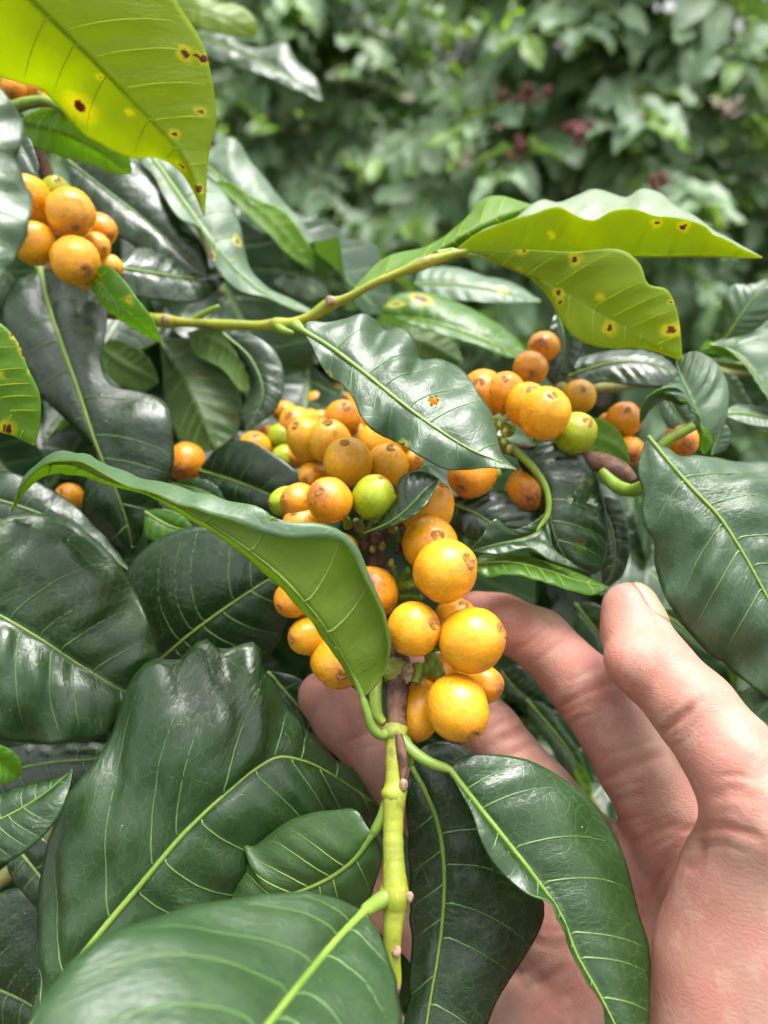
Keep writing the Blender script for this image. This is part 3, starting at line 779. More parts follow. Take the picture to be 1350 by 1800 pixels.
# flexion creases: lines across the joints and the palm (pixel polyline, half-width px, depth mm, which depth range)
CREASE = [
 ([(1118, 1262), (1150, 1288), (1185, 1270), (1228, 1232)], 9, 1.3, 0, .2), ([(1160, 1300), (1200, 1285), (1240, 1250)], 7, .5, 0, .2),
 ([(1175, 1455), (1222, 1458), (1262, 1452), (1320, 1468), (1350, 1480)], 9, .8, 0, .2), ([(1230, 1462), (1220, 1500), (1195, 1535)], 14, 1.6, 0, .2),
 ([(1240, 1400), (1290, 1395), (1340, 1405)], 9, .35, 0, .2),
 ([(888, 1150), (915, 1136), (952, 1108), (985, 1070)], 8, .6, .19, 1), ([(960, 1250), (985, 1240), (1030, 1218), (1100, 1190)], 8, .8, .19, 1),
 ([(968, 1262), (1000, 1250), (1050, 1232)], 7, .4, .19, 1),
 ([(1040, 1372), (1070, 1364), (1110, 1345), (1180, 1325)], 9, .9, .19, 1), ([(1040, 1420), (1090, 1405), (1140, 1395)], 8, .5, .19, 1),
 ([(1090, 1480), (1140, 1470), (1200, 1440)], 10, .7, .18, 1), ([(1095, 1440), (1110, 1500), (1125, 1570), (1135, 1640)], 9, .5, .18, 1),
 ([(1210, 1480), (1170, 1520), (1135, 1580), (1120, 1650), (1125, 1740), (1150, 1830)], 12, 1.2, .16, 1),
 ([(870, 1310), (895, 1295), (935, 1270)], 8, .8, .19, 1), ([(850, 1290), (880, 1272), (915, 1250)], 7, .5, .19, 1),
 ([(860, 1760), (910, 1735), (960, 1720), (1010, 1690)], 10, .8, .18, 1), ([(890, 1690), (930, 1740), (960, 1800)], 9, .5, .18, 1),
 ([(905, 1640), (960, 1660), (1040, 1650), (1100, 1600)], 10, .7, .18, 1), ([(930, 1800), (980, 1760), (1040, 1740)], 8, .4, .18, 1),
 ([(600, 1310), (640, 1290), (690, 1262)], 8, .6, .19, 1),
]
rc = random.Random(5)
for pts, w, dep, z0, z1 in list(CREASE):
    p_ = np.array(pts, float); t_ = p_[-1] - p_[0]; t_ /= np.linalg.norm(t_); n_ = np.array([-t_[1], t_[0]])
    for q in range(4):
        o_ = n_ * rc.choice((-1, 1)) * rc.uniform(9, 38) + t_ * rc.uniform(-18, 18)
        k0 = rc.uniform(0, .3); k1 = rc.uniform(.65, 1)
        sub = catmull(p_, 0, np.linspace(k0, k1, 5)) + o_
        CREASE.append((sub.tolist(), 4.5, rc.uniform(.12, .32), z0, z1))
crease = np.zeros(len(HV))
for pts, w, dep, z0, z1 in CREASE:
    c = catmull(np.array(pts, float), 40)
    for i in range(len(c)):   # small waver
        c[i] += 3.0 * np.array([mnoise.noise((c[i][0] * .03, c[i][1] * .03, 1)), mnoise.noise((c[i][0] * .03, c[i][1] * .03, 9))])
    best = np.full(len(HV), 1e9); tt = np.zeros(len(HV))
    sel = np.where((px > c[:, 0].min() - 40) & (px < c[:, 0].max() + 40) & (py > c[:, 1].min() - 40) & (py < c[:, 1].max() + 40) & (HV[:, 2] > z0) & (HV[:, 2] < z1))[0]
    if not len(sel): continue
    q = np.stack([px[sel], py[sel]], 1)
    for i in range(len(c) - 1):
        ab = c[i + 1] - c[i]; t = np.clip(((q - c[i]) @ ab) / (ab @ ab), 0, 1)
        dd = np.linalg.norm(q - c[i] - t[:, None] * ab, axis=1); m = dd < best[sel]
        best[sel[m]] = dd[m]; tt[sel[m]] = (i + t[m]) / (len(c) - 1)
    taper = np.clip(np.minimum(tt, 1 - tt) / .2, .25, 1)
    g = np.exp(-(best / w) ** 2) * front * taper
    HV -= VN * (g * dep * 1e-3)[:, None]
    crease = np.maximum(crease, np.exp(-(best / (w * .55)) ** 2) * front * taper * min(1, dep + .10))
def tint(cx, cy, r, z0=0, z1=1): return np.exp(-(((px - cx) ** 2 + (py - cy) ** 2) / r ** 2)) * ((HV[:, 2] > z0) & (HV[:, 2] < z1))
pink = np.clip(.95 * tint(1120, 1180, 75, 0, .2) + .5 * tint(900, 1080, 90) + .6 * tint(560, 1230, 110) + .35 * tint(1040, 1220, 90, .19) + .45 * tint(1090, 1480, 100, .18) + .5 * tint(1210, 1720, 110) + .4 * tint(900, 1290, 90, .19), 0, 1)
hx = 1.0
def to_world(c): return CAM + c[:, [0]] * RIGHT + c[:, [1]] * UP + c[:, [2]] * FWD
hand_o = CAM + hp(1400, 1950, .18) @ np.stack([RIGHT, UP, FWD])
hand = mesh_obj('hand', to_world(HV), HF.tolist(), M_SKIN, None, hand_o, attrs={'crease': crease, 'pink': pink})
hand.location = hand_o
hand['label'] = 'open bare hand cupping the ripe yellow cherries from below, thumb raised'; hand['category'] = 'hand'
# thumbnail: a thin curved plate laid on the outer side of the thumb tip
def field_at(p):
    g = (p - lo) / H; i = np.floor(g).astype(int); i = np.minimum(np.maximum(i, 0), shape - 2); f = g - i
    r = 0
    for dx in (0, 1):
        for dy in (0, 1):
            for dz in (0, 1):
                w = (f[..., 0] if dx else 1 - f[..., 0]) * (f[..., 1] if dy else 1 - f[..., 1]) * (f[..., 2] if dz else 1 - f[..., 2])
                r = r + w * FIELD[i[..., 0] + dx, i[..., 1] + dy, i[..., 2] + dz]
    return r
t_tip, t_in = hp(1104, 1062, .2005), hp(1152, 1172, .191)
ax_ = unit(t_in - t_tip)
nd = np.array([.80, .30, -.34]); nd = unit(nd - ax_ * (nd @ ax_)); sd = np.cross(ax_, nd)
nv_, nf_ = [], []
NA, NL = 13, 13
for i in range(NL):
    l = -.0055 + .0145 * i / (NL - 1)
    for j in range(NA):
        ph = math.radians(-50 + 100 * j / (NA - 1)); e_ = (j / (NA - 1) * 2 - 1)
        ll = l + (.0016 * e_ * e_ if i < 4 else 0) - (.0028 * e_ * e_ * (i / (NL - 1)) ** 2)
        dr = math.cos(ph) * nd + math.sin(ph) * sd
        cen = t_tip + ax_ * ll
        if ll < 0: cen = t_tip + ax_ * ll * .8
        a_, b_ = 0.0, .016
        p_ = cen + dr * .016
        for _ in range(26):
            mid_ = (a_ + b_) / 2
            if field_at((cen + dr * mid_)[None])[0] < 0: a_ = mid_
            else: b_ = mid_
        lift = .00045 - .0006 * (abs(e_) ** 6) - .0007 * (i / (NL - 1)) ** 8
        rr_ = a_
        nv_.append(cen + dr * (rr_ + lift))
for i in range(NL - 1):
    for j in range(NA - 1): nf_.append((i * NA + j, i * NA + j + 1, (i + 1) * NA + j + 1, (i + 1) * NA + j))
nail = mesh_obj('fingernail', to_world(np.array(nv_)), nf_, M_NAIL, hand, hand_o)
sm = nail.modifiers.new('thickness', 'SOLIDIFY'); sm.thickness = .0005; sm.offset = 0
# ------------------------------------------------------------------ near branches
def branch(label, x, y, d):
    return thing('coffee_branch', label, 'branch', P(x, y, d), 'branches of the near coffee shrub')
def stem(br, pts, mat, n=40, sides=12, name='stem'):
    both = catmull(np.array([[*P(*q[:3]), q[3] / 1000] for q in pts]), n * 2)
    rr = np.array([max(r, 2e-4) * (1 + .05 * mnoise.noise((i * .2, pts[0][0], 0)) + .03 * mnoise.noise((i * .9, pts[0][1], 4))) for i, r in enumerate(both[:, 3])])
    return tube(name, br, both[:, :3], rr, mat, sides)
def blob(br, x, y, d, r, mat, name='node', sq=(1, 1, 1), seed=0):
    v = []; f = []; n, m = 14, 9; c = P(x, y, d)
    for i in range(m + 1):
        th = math.pi * i / m
        for j in range(n):
            ph = 2 * math.pi * j / n
            q = np.array([math.sin(th) * math.cos(ph), math.cos(th), math.sin(th) * math.sin(ph)])
            rr = r / 1000 * (1 + .22 * mnoise.noise(tuple(q * 1.8 + seed)) + .1 * mnoise.noise(tuple(q * 5 + seed)))
            v.append(c + (q[0] * sq[0] * RIGHT + q[1] * sq[1] * UP + q[2] * sq[2] * FWD) * rr)
    for i in range(m):
        for j in range(n): f.append((i * n + j, i * n + (j + 1) % n, (i + 1) * n + (j + 1) % n, (i + 1) * n + j))
    return mesh_obj(name, v, f, mat, br, org(br))

# ---- the fruiting branch resting over the hand
b0 = branch('fruiting branch laden with ripe yellow cherries lying across the open hand', 690, 1290, .187)
stem(b0, [(700, 1742, .1685, .5), (697, 1725, .169, 1.2), (690, 1690, .1695, 1.9), (690, 1640, .170, 2.2), (693, 1600, .1715, 2.7), (695, 1575, .172, 3.3), (694, 1550, .173, 2.9), (692, 1510, .175, 2.55),
          (691, 1460, .178, 2.5), (692, 1420, .180, 2.6), (694, 1398, .181, 2.9), (694, 1382, .182, 2.6), (693, 1340, .184, 2.2), (694, 1305, .186, 2.5), (695, 1290, .187, 3.0)], M_STEM, 70, 14)
stem(b0, [(695, 1300, .1865, 2.5), (697, 1280, .188, 2.6), (697, 1250, .190, 2.7), (699, 1215, .192, 2.8), (702, 1190, .194, 3.2), (700, 1165, .196, 3.2), (688, 1130, .199, 2.7), (672, 1060, .204, 2.6),
          (662, 990, .209, 2.7), (664, 930, .214, 3.0), (690, 880, .224, 2.8), (690, 820, .25, 2.8), (650, 770, .29, 2.8), (600, 740, .34, 3.0), (520, 740, .40, 3.2), (400, 760, .46, 4.0), (330, 780, .52, 4.5)], M_BARK, 110, 12)
blob(b0, 694, 1286, .1870, 2.9, M_NODE, 'node', (1.15, .85, 1.05), 1)
blob(b0, 697, 1178, .1945, 3.7, M_NODE, 'node', (1.15, .95, 1), 2)
blob(b0, 717, 1183, .1915, 2.1, M_SCAR, 'node_scar', (.8, 1.3, .8), 3)
blob(b0, 692, 1572, .1722, 3.2, M_STEM, 'node', (1.1, .8, 1.0), 4)
blob(b0, 719, 1577, .1705, 1.2, M_SCAR, 'node_scar', (.9, 1.1, .9), 5)
blob(b0, 709, 1380, .1800, 1.35, M_SCAR, 'node_scar', (.8, 1.1, .8), 6)
blob(b0, 692, 1393, .1812, 3.0, M_STEM, 'node', (1.05, .9, 1.0), 7)
blob(b0, 697, 1672, .1680, 1.2, M_SCAR, 'node_scar', (.9, 1.2, .9), 8)
blob(b0, 699, 1735, .1684, .9, M_SCAR, 'node_scar', (.8, 1.3, .8), 9)
# bark strip wrapping the shoot below the node
stem(b0, [(701, 1290, .1838, .9), (706, 1320, .1828, 1.3), (709, 1350, .1815, 1.1), (707, 1372, .1806, .5)], M_BARK, 16, 8, 'bark_strip')
stem(b0, [(676, 1272, .189, 1.0), (664, 1258, .190, 1.5), (660, 1235, .191, 1.7), (662, 1205, .193, 1.5), (672, 1182, .196, .8)], M_PET, 16, 10, 'stipule')

CH0 = [  # x, y, radius px, depth, navel direction, kind
 (783, 1003, 56, .187, (.72, -.30), 'y'), (757, 957, 50, .197, (.25, -.30), 'y'), (728, 1106, 48, .187, (.75, -.20), 'y'), (830, 1125, 57, .185, (.86, -.25), 'y'),
 (800, 1092, 42, .203, (.4, -.7), 'y'), (805, 1244, 56, .184, (.42, .74), 'y', 1.06), (846, 1203, 36, .201, (.9, .1), 'o'), (736, 1248, 44, .198, (-.2, .9), 'y', 1.25),
 (655, 1041, 46, .197, (-.15, -.35), 'o'), (516, 1054, 34, .205, (-.7, .35), 'o'), (541, 1118, 35, .205, (-.80, .1), 'y'), (596, 1160, 50, .204, (.1, .45), 'y', 1.1),
 (598, 972, 36, .207, (.4, -.3), 'y'), (770, 1180, 30, .209, (.2, .6), 'y'), (815, 1180, 38, .211, (.3, .8), 'y'),
 (579, 879, 42, .193, (-.42, -.38), 'o'), (657, 874, 39, .196, (.38, -.80), 'g', 1.06), (527, 882, 34, .203, (-.8, -.2), 'o'), (503, 882, 28, .206, (-.9, .1), 'g', 1.1), (535, 932, 42, .203, (-.5, -.7), 'y'),
 (612, 812, 43, .216, (-.15, -.75), 'b'), (580, 776, 39, .226, (-.1, -.85), 'b'), (543, 775, 37, .235, (-.5, -.6), 'b', 1.15), (602, 735, 33, .255, (.2, -.6), 'o'), (668, 782, 41, .236, (.3, -.7), 'b'),
 (681, 818, 38, .222, (.2, -.8), 'b'), (752, 895, 45, .206, (.55, -.72), 'y', 1.1), (551, 838, 26, .234, (-.5, .2), 'y'), (700, 905, 36, .216, (0, .5), 'y'), (722, 808, 22, .25, (.5, 0), 'y'),
 (622, 770, 28, .262, (0, -.4), 'y'), (497, 768, 26, .262, (.6, -.4), 'g'), (470, 766, 20, .27, (-.4, -.3), 'o'), (500, 805, 24, .25, (-.4, .2), 'g'), (447, 788, 30, .258, (.1, -.7), 'y'),
 (533, 714, 21, .335, (-.2, -.4), 'y'), (558, 708, 22, .33, (.1, -.3), 'y'), (584, 714, 20, .34, (.3, .2), 'y'), (606, 706, 17, .345, (0, -.5), 'y'), (570, 694, 15, .35, (.3, -.4), 'y'), (545, 740, 20, .32, (-.2, .4), 'y'),
 (520, 745, 30, .262, (-.4, -.5), 'y'), (565, 748, 27, .27, (0, -.6), 'b'), (640, 745, 26, .275, (.2, -.5), 'y'), (520, 800, 24, .25, (-.5, .3), 'y'), (500, 725, 20, .31, (-.3, -.3), 'y'), (630, 715, 20, .32, (.2, -.4), 'y'), (590, 690, 17, .36, (0, -.4), 'y'), (520, 695, 16, .36, (-.3, -.4), 'y'), (660, 745, 24, .285, (.3, -.2), 'o'), (475, 800, 20, .27, (-.3, .4), 'y'), (700, 850, 26, .24, (.3, .3), 'b'),
 (764, 716, 30, .218, (.5, -.5), 'o'), (695, 770, 34, .25, (.3, -.4), 'b'), (640, 1130, 34, .212, (-.4, .2), 'y'),
]
for c in CH0: cherry(b0, c[0], c[1], c[2], c[3], c[4], c[5], elong=c[6] if len(c) > 6 else 1.0)
for (x0, y0, d0, x1, y1, d1, r) in [(700, 1035, .203, 735, 1022, .196, 1.2), (700, 1030, .204, 722, 1000, .199, 1.3), (694, 1028, .203, 690, 995, .199, .9), (745, 1180, .196, 765, 1165, .193, 1.6), (755, 1150, .197, 775, 1190, .191, 1.5),
                                (735, 1170, .195, 730, 1200, .192, 1.5), (640, 940, .209, 625, 915, .203, 1.1), (650, 935, .210, 660, 915, .204, 1.1), (720, 945, .208, 735, 925, .204, 1.3), (705, 950, .209, 695, 930, .205, 1.0), (700, 1050, .203, 740, 1050, .199, 1.1), (612, 925, .207, 600, 905, .203, 1.2)]:
    stem(b0, [(x0, y0, d0, r * 1.2), ((x0 + x1) / 2 + 2, (y0 + y1) / 2 - 2, (d0 + d1) / 2, r), (x1, y1, d1, r * .9)], M_PET, 8, 8, 'fruit_stalk')
for i, (x, y, d) in enumerate([(688, 990, .198), (629, 926, .201), (660, 946, .203), (672, 960, .204), (700, 965, .205), (640, 955, .206), (693, 1040, .200), (684, 1012, .201), (712, 935, .207), (655, 965, .204)]):
    blob(b0, x, y, d, .9 + .3 * (i % 3), M_BARK if i % 3 else M_NODE, 'flower_scar', (1, 1.3, 1), i)

# leaves of that branch
leaf(b0, [(637, 1226), (625, 1196), (602, 1152), (568, 1098), (520, 1040), (462, 985), (400, 940), (335, 900), (265, 866), (190, 842), (120, 815), (75, 818), (40, 850), (20, 900)],
     [(652, 1214), (674, 1182), (684, 1140), (680, 1098), (666, 1055), (645, 1010), (622, 965), (600, 943), (565, 930), (515, 926), (462, 898), (405, 882), (340, 866), (270, 846), (205, 826), (140, 800), (95, 800), (50, 830)],
     [(620, 1200), (592, 1155), (556, 1102), (512, 1050), (455, 998), (396, 950), (330, 908), (262, 872), (190, 850), (120, 832), (80, 835), (45, 865)],
     (.183, .174, .170, .178, .192, .208), (.004, .002, -.004, -.004, -.002), (.010, .024, .012), 'fold', -1, .06, pet=[(692, 1280, .187), (670, 1293, .1845), (653, 1277, .1835), (645, 1250, .183)], ns=90, nu=15, wav=.0005, rib=.75,
     A2=([(652, 1215), (673, 1184), (682, 1142), (678, 1100), (663, 1058), (641, 1016), (618, 972), (597, 950), (560, 946), (508, 948), (456, 934), (402, 912), (338, 894), (268, 868), (204, 846), (140, 812), (95, 812), (50, 838)], (.004, .001, -.006, -.015, -.010)), seed=3.1,
     label='large leaf curled over so that its pale yellow-green underside shows')
leaf(b0, [(790, 1352), (835, 1410), (885, 1472), (935, 1535), (985, 1608), (1015, 1680), (1055, 1750), (1085, 1810), (1110, 1880)],
     [(815, 1332), (870, 1327), (932, 1337), (992, 1370), (1042, 1410), (1082, 1468), (1105, 1532), (1120, 1600), (1137, 1655), (1143, 1725), (1142, 1800), (1130, 1850)],
     [(806, 1385), (828, 1425), (845, 1478), (880, 1533), (922, 1567), (962, 1582), (985, 1622), (1005, 1675), (1030, 1722), (1058, 1765), (1066, 1820), (1085, 1860)],
     (.182, .178, .173, .168, .164), (.008, .012, .008), (-.002, -.004, .004), 'mid', 1, .12, pet=[(700, 1290, .187), (722, 1318, .184), (755, 1340, .182)], ns=70, nu=16, wav=.0006, seed=5.2)
leaf(b0, [(722, 1345), (748, 1392), (770, 1450), (780, 1520), (779, 1600), (770, 1680), (756, 1760), (742, 1860), (730, 1960)],
     [(742, 1310), (790, 1303), (838, 1328), (885, 1420), (932, 1530), (957, 1600), (942, 1650), (905, 1710), (872, 1760), (840, 1850), (790, 1930)],
     [(716, 1390), (718, 1480), (722, 1580), (722, 1680), (716, 1760), (710, 1860)],
     (.193, .193, .193, .188, .182), (.006, .006, .004), (.004, .006, .004), 'dark', 1, .10, pet=[(712, 1300, .190)], rib=.9, ribmat=M_RIB, seed=7.7, rough=.0009)
leaf(b0, [(655, 1468), (622, 1512), (585, 1540), (540, 1562), (490, 1580), (440, 1600), (395, 1630)],
     [(645, 1452), (626, 1424), (590, 1424), (545, 1430), (505, 1446), (468, 1472), (444, 1488), (424, 1482), (434, 1502), (420, 1535), (402, 1580)],
     [(668, 1500), (660, 1545), (640, 1600), (600, 1620), (540, 1630), (470, 1640)],
     (.181, .184, .188, .192), (.004, .006, .006), (.002, .004, .004), 'fresh', 1, .16, pet=[(688, 1396, .181), (672, 1438, .181)], seed=9.3, rib=1.1)
leaf(b0, [(640, 1602), (600, 1642), (545, 1708), (480, 1790), (410, 1880), (330, 1990), (260, 2090)],
     [(598, 1588), (545, 1572), (480, 1571), (400, 1578), (310, 1602), (235, 1622), (165, 1660), (100, 1722), (60, 1790), (40, 1870), (80, 1990)],
     [(668, 1655), (690, 1720), (704, 1800), (700, 1890), (620, 1990), (450, 2070)],
     (.164, .145, .127, .112, .104, .099), (.0, .004, .004), (.004, .006, .004), 'grey', 1, .14, pet=[(690, 1572, .172), (668, 1584, .170)], ns=60, seed=11.5, rough=.0012, rib=1.25)
leaf(b0, [(530, 580), (575, 607), (640, 655), (703, 706), (770, 755), (838, 795), (878, 811), (908, 826)],
     [(536, 571), (580, 567), (612, 560), (640, 552), (660, 564), (677, 580), (697, 574), (716, 582), (730, 606), (737, 630), (775, 633), (805, 645), (822, 662), (842, 692), (862, 725), (872, 770), (884, 803)],
     [(545, 602), (562, 638), (578, 662), (602, 676), (620, 700), (636, 735), (660, 760), (690, 775), (712, 786), (746, 806), (782, 825), (822, 826), (862, 822)],
     (.206, .196, .188, .184), (.010, .016, .010), (-.002, -.002, .0), 'grey', 1, .06, wav=.0022, ns=110, nu=24, seed=13.9, spots=[(578, 662, 6, 1.8), (705, 784, 9, 1.8), (762, 707, 12, 1.2)], holes=[(762, 707, 8.5)], pet=[(520, 572, .212)])
leaf(b0, [(640, 938), (690, 915), (722, 888), (748, 860), (772, 842)], [(685, 902), (700, 872), (706, 840), (738, 828)], [(690, 926), (735, 903), (760, 872)], (.196, .190, .188, .190), .004, -.004, 'dark', 1, .1, seed=2.2, rib=.6)

# ---- the arching shoot with spotted leaves
b1 = branch('arching green shoot with yellow-green spotted leaves crossing above the cherries', 265, 560, .262)
stem(b1, [(120, 545, .285, 2.4), (200, 552, .272, 2.1), (265, 560, .262, 2.0), (292, 565, .258, 2.4), (310, 566, .255, 1.8), (400, 571, .245, 1.8), (470, 572, .240, 1.8), (488, 571, .238, 2.4), (510, 569, .236, 1.8), (545, 557, .234, 1.6), (582, 534, .232, 2.0),
          (600, 528, .231, 1.5), (660, 497, .228, 1.3), (715, 474, .226, 1.4), (735, 466, .2255, 1.9), (765, 456, .225, 1.7), (800, 446, .224, 1.2), (822, 441, .2235, .8)], M_STEM, 60, 12)
blob(b1, 580, 529, .2295, 1.6, M_SCAR, 'node_scar', (1, 1, .8), 3); blob(b1, 292, 562, .2555, 1.9, M_SCAR, 'node_scar', (1, 1, .8), 4)
stem(b1, [(485, 570, .238, 1.6), (500, 582, .234, 1.3), (515, 585, .232, .7)], M_PET, 8, 8, 'stipule'); stem(b1, [(340, 562, .252, 1.2), (370, 545, .250, 1.0), (385, 538, .249, .6)], M_PET, 8, 8, 'stipule')
leaf(b1, [(800, 440), (870, 447), (960, 449), (1060, 450), (1150, 450), (1240, 449), (1300, 450), (1340, 453)],
     [(833, 413), (878, 394), (933, 377), (988, 366), (1008, 376), (1024, 387), (1045, 388), (1078, 372), (1111, 369), (1155, 380), (1211, 387), (1239, 399), (1256, 413), (1284, 425), (1312, 440)],
     [(850, 405), (905, 385), (933, 362), (955, 352), (980, 356), (1011, 347), (1044, 333), (1078, 342), (1100, 348), (1128, 333), (1158, 340), (1185, 360), (1222, 380), (1262, 410), (1300, 430)],
     (.224, .222, .218, .214), (-.006, -.010, -.006), (.012, .022, .014), 'shoot', 1, .08, ns=80, nu=14, pet=[(770, 448, .225)], seed=15.1, rib=.6,
     spots=[(1152, 393, 6, 3), (1205, 396, 6, 3), (1336, 451, 8, 1.4), (970, 410, 1.5, 8), (1000, 372, 1.5, 6), (1250, 412, 2, 8)])
leaf(b1, [(840, 448), (910, 476), (980, 508), (1050, 546), (1120, 585), (1165, 612), (1200, 634)],
     [(890, 466), (935, 490), (966, 527), (985, 560), (1012, 594), (1062, 612), (1122, 612), (1170, 622)],
     [(900, 440), (1000, 443), (1105, 446), (1126, 466), (1140, 500), (1170, 508), (1188, 540), (1196, 590)],
     (.2245, .220, .214, .210), (-.002, .002, .002), (-.004, -.006, -.004), 'yel', -1, -.08, ns=70, nu=15, pet=[(790, 444, .2245)], seed=17.2, rib=.8,
     spots=[(1012, 456, 7, 3), (983, 515, 7, 2.6), (985, 530, 5, 2.2), (1068, 575, 8, 2.8), (1181, 580, 10, 2.6), (1055, 517, 2, 7), (912, 475, 6, 2.2), (1180, 530, 4, 2.2), (920, 442, 4, 4)])
leaf(b1, [(622, 508), (690, 478), (760, 446), (830, 405), (890, 378), (940, 362)], [(648, 478), (672, 457), (711, 443), (750, 436), (789, 412), (822, 379), (848, 352), (868, 346), (912, 355)], [(700, 482), (762, 458), (840, 420), (900, 392)],
     (.233, .235, .238, .245), (.004, .010, .008), (.002, .004, .004), 'lime', -1, -.05, seed=19.6, rib=.5)
leaf(b1, [(163, 478), (195, 520), (240, 565), (284, 604)], [(186, 466), (212, 486), (242, 527), (268, 560)], [(162, 505), (192, 548), (232, 575), (262, 592)], (.228, .226, .226, .228), -.004, .004, 'lime', 1, .1, seed=21, rib=.4, spots=[(175, 490, 8, 2), (228, 525, 4, 4), (170, 478, 5, 2)], pet=[(150, 460, .236)])
leaf(b1, [(690, 552), (760, 566), (830, 588), (890, 612), (938, 635)], [(672, 548), (690, 524), (745, 513), (800, 530), (860, 560), (905, 592)], [(700, 560), (770, 585), (830, 605), (890, 628)], (.300, .292, .288, .290), (.01, .012, .008), -.004, 'lime', 1, .08, seed=23, rib=.7, spots=[(740, 528, 14, 2.0), (700, 535, 6, 3)])
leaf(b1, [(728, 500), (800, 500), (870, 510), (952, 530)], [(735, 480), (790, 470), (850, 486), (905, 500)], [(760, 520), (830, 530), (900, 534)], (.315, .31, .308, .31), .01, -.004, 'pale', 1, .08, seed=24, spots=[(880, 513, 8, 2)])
leaf(b1, [(700, 590), (740, 600), (780, 620), (815, 640)], [(715, 565), (760, 572), (800, 600)], [(705, 620), (740, 640), (790, 648)], (.33, .325, .325, .33), .006, 0.0, 'mid', -1, .06, seed=25)

# ---- the shoot at the upper left
b2 = branch('shaded shoot at the upper left with a cluster of yellow cherries under a brown-spotted leaf', 60, 190, .25)
stem(b2, [(-160, 120, .26, 2.6), (-60, 150, .255, 2.4), (20, 190, .250, 2.2), (45, 182, .246, 2.0), (80, 178, .243, 1.6), (110, 190, .240, 1.5), (128, 205, .238, 1.0)], M_PET, 30)
stem(b2, [(20, 190, .250, 2.4), (60, 260, .262, 2.6), (95, 340, .268, 2.6), (110, 420, .268, 2.8), (80, 480, .266, 2.6)], M_BARK, 30)
for c in [(124, 374, 42, .232, (.1, .5), 'y', 1.03), (60, 428, 37, .230, (-.4, -.4), 'y'), (132, 459, 42, .226, (.35, .35), 'y'), (52, 348, 38, .238, (-.4, -.5), 'y', 1.15), (98, 338, 27, .246, (.2, -.7), 'g'), (178, 402, 27, .25, (.4, .4), 'o', 1.1), (170, 432, 24, .243, (.5, .3), 'y'),
          (196, 468, 20, .246, (.3, .4), 'b'), (95, 410, 30, .252, (0, .2), 'o'), (28, 158, 26, .262, (-.3, .3), 'o'), (60, 160, 24, .265, (.4, .2), 'o'), (100, 185, 28, .258, (.6, .4), 'y'), (150, 492, 18, .248, (.2, .4), 'b')]:
    cherry(b2, c[0], c[1], c[2], c[3], c[4], c[5], elong=c[6] if len(c) > 6 else 1.0)
leaf(b2, [(-90, -150), (55, -2), (130, 72), (205, 148), (270, 215), (318, 268), (346, 322), (359, 379)],
     [(60, -190), (200, -120), (285, -40), (318, 15), (355, 75), (374, 150), (379, 212), (366, 275), (363, 330)],
     [(-150, -40), (-120, 60), (-50, 115), (5, 137), (72, 156), (104, 186), (130, 220), (182, 256), (232, 276), (288, 281), (325, 312), (346, 348)],
     (.176, .188, .200, .212, .222, .226), (.002, .004, .004), (.002, .006, .008), 'yel', -1, -.05, ns=84, nu=18, seed=31.3, rib=.7, pet=[(-140, -170, .18)],
     spots=[(145, 190, 14, 3.2), (330, 94, 9, 2.4), (352, 103, 9, 1.6), (343, 98, 7, 1.6), (352, 198, 5.5, 2.6), (307, 233, 5, 3.2), (320, 293, 8, 2.0), (178, 139, 2.4, 5), (351, 335, 8, 1.6), (225, 195, 1.5, 9)])
leaf(b2, [(-50, 120), (-45, 220), (-35, 330), (-25, 420), (-12, 505)], [(0, 160), (33, 202), (41, 238), (27, 283), (42, 320), (55, 356), (46, 410), (24, 458)], [(-150, 200), (-170, 330), (-90, 450)], (.142, .138, .134, .132), (.004, .006, .004), .004, 'grey', 1, .10, seed=33, wav=.0015)
leaf(b2, [(30, 212), (90, 225), (150, 250), (205, 285), (232, 306)], [(70, 192), (120, 196), (180, 228), (226, 276)], [(50, 252), (100, 272), (160, 290), (205, 306)], (.246, .243, .244, .246), -.004, .004, 'lime', -1, .06, seed=35)
leaf(b2, [(28, 245), (48, 275), (64, 310)], [(45, 240), (62, 270), (68, 295)], [(28, 280), (45, 310)], (.24, .238, .236), 0.0, 0.0, 'dark', 1, .1, seed=36, rib=.5)
leaf(b2, [(118, 282), (180, 330), (245, 380), (305, 432), (368, 488)], [(160, 276), (225, 280), (280, 335), (325, 388), (362, 440)], [(128, 330), (165, 385), (225, 425), (290, 470)], (.285, .28, .278, .28), .004, -.002, 'dark', 1, .12, seed=37, wav=.001)
leaf(b2, [(205, 470), (270, 480), (340, 488), (420, 470)], [(230, 440), (290, 440), (360, 450)], [(215, 510), (280, 528), (350, 530)], (.262, .27, .28, .29), .008, -.004, 'dark', 1, .1, seed=38, ribmat=M_RIB)
leaf(b2, [(72, 478), (90, 550), (116, 625), (146, 712), (166, 772), (186, 822), (206, 868), (226, 930), (234, 980)],
     [(30, 490), (8, 530), (14, 600), (44, 650), (68, 692), (108, 728), (140, 762), (164, 812), (150, 860), (146, 900), (170, 932), (208, 960)],
     [(132, 484), (188, 540), (185, 590), (178, 640), (192, 676), (240, 688), (288, 706), (304, 770), (302, 830), (284, 872), (266, 912), (244, 945)],
     (.262, .252, .246, .243, .244, .250), (.006, .004, .004), (.002, .004, .002), 'dark', 1, .14, ns=72, nu=15, seed=39, rib=1.2, ribmat=M_RIB, pet=[(64, 450, .266)], wav=.001, rough=.001)
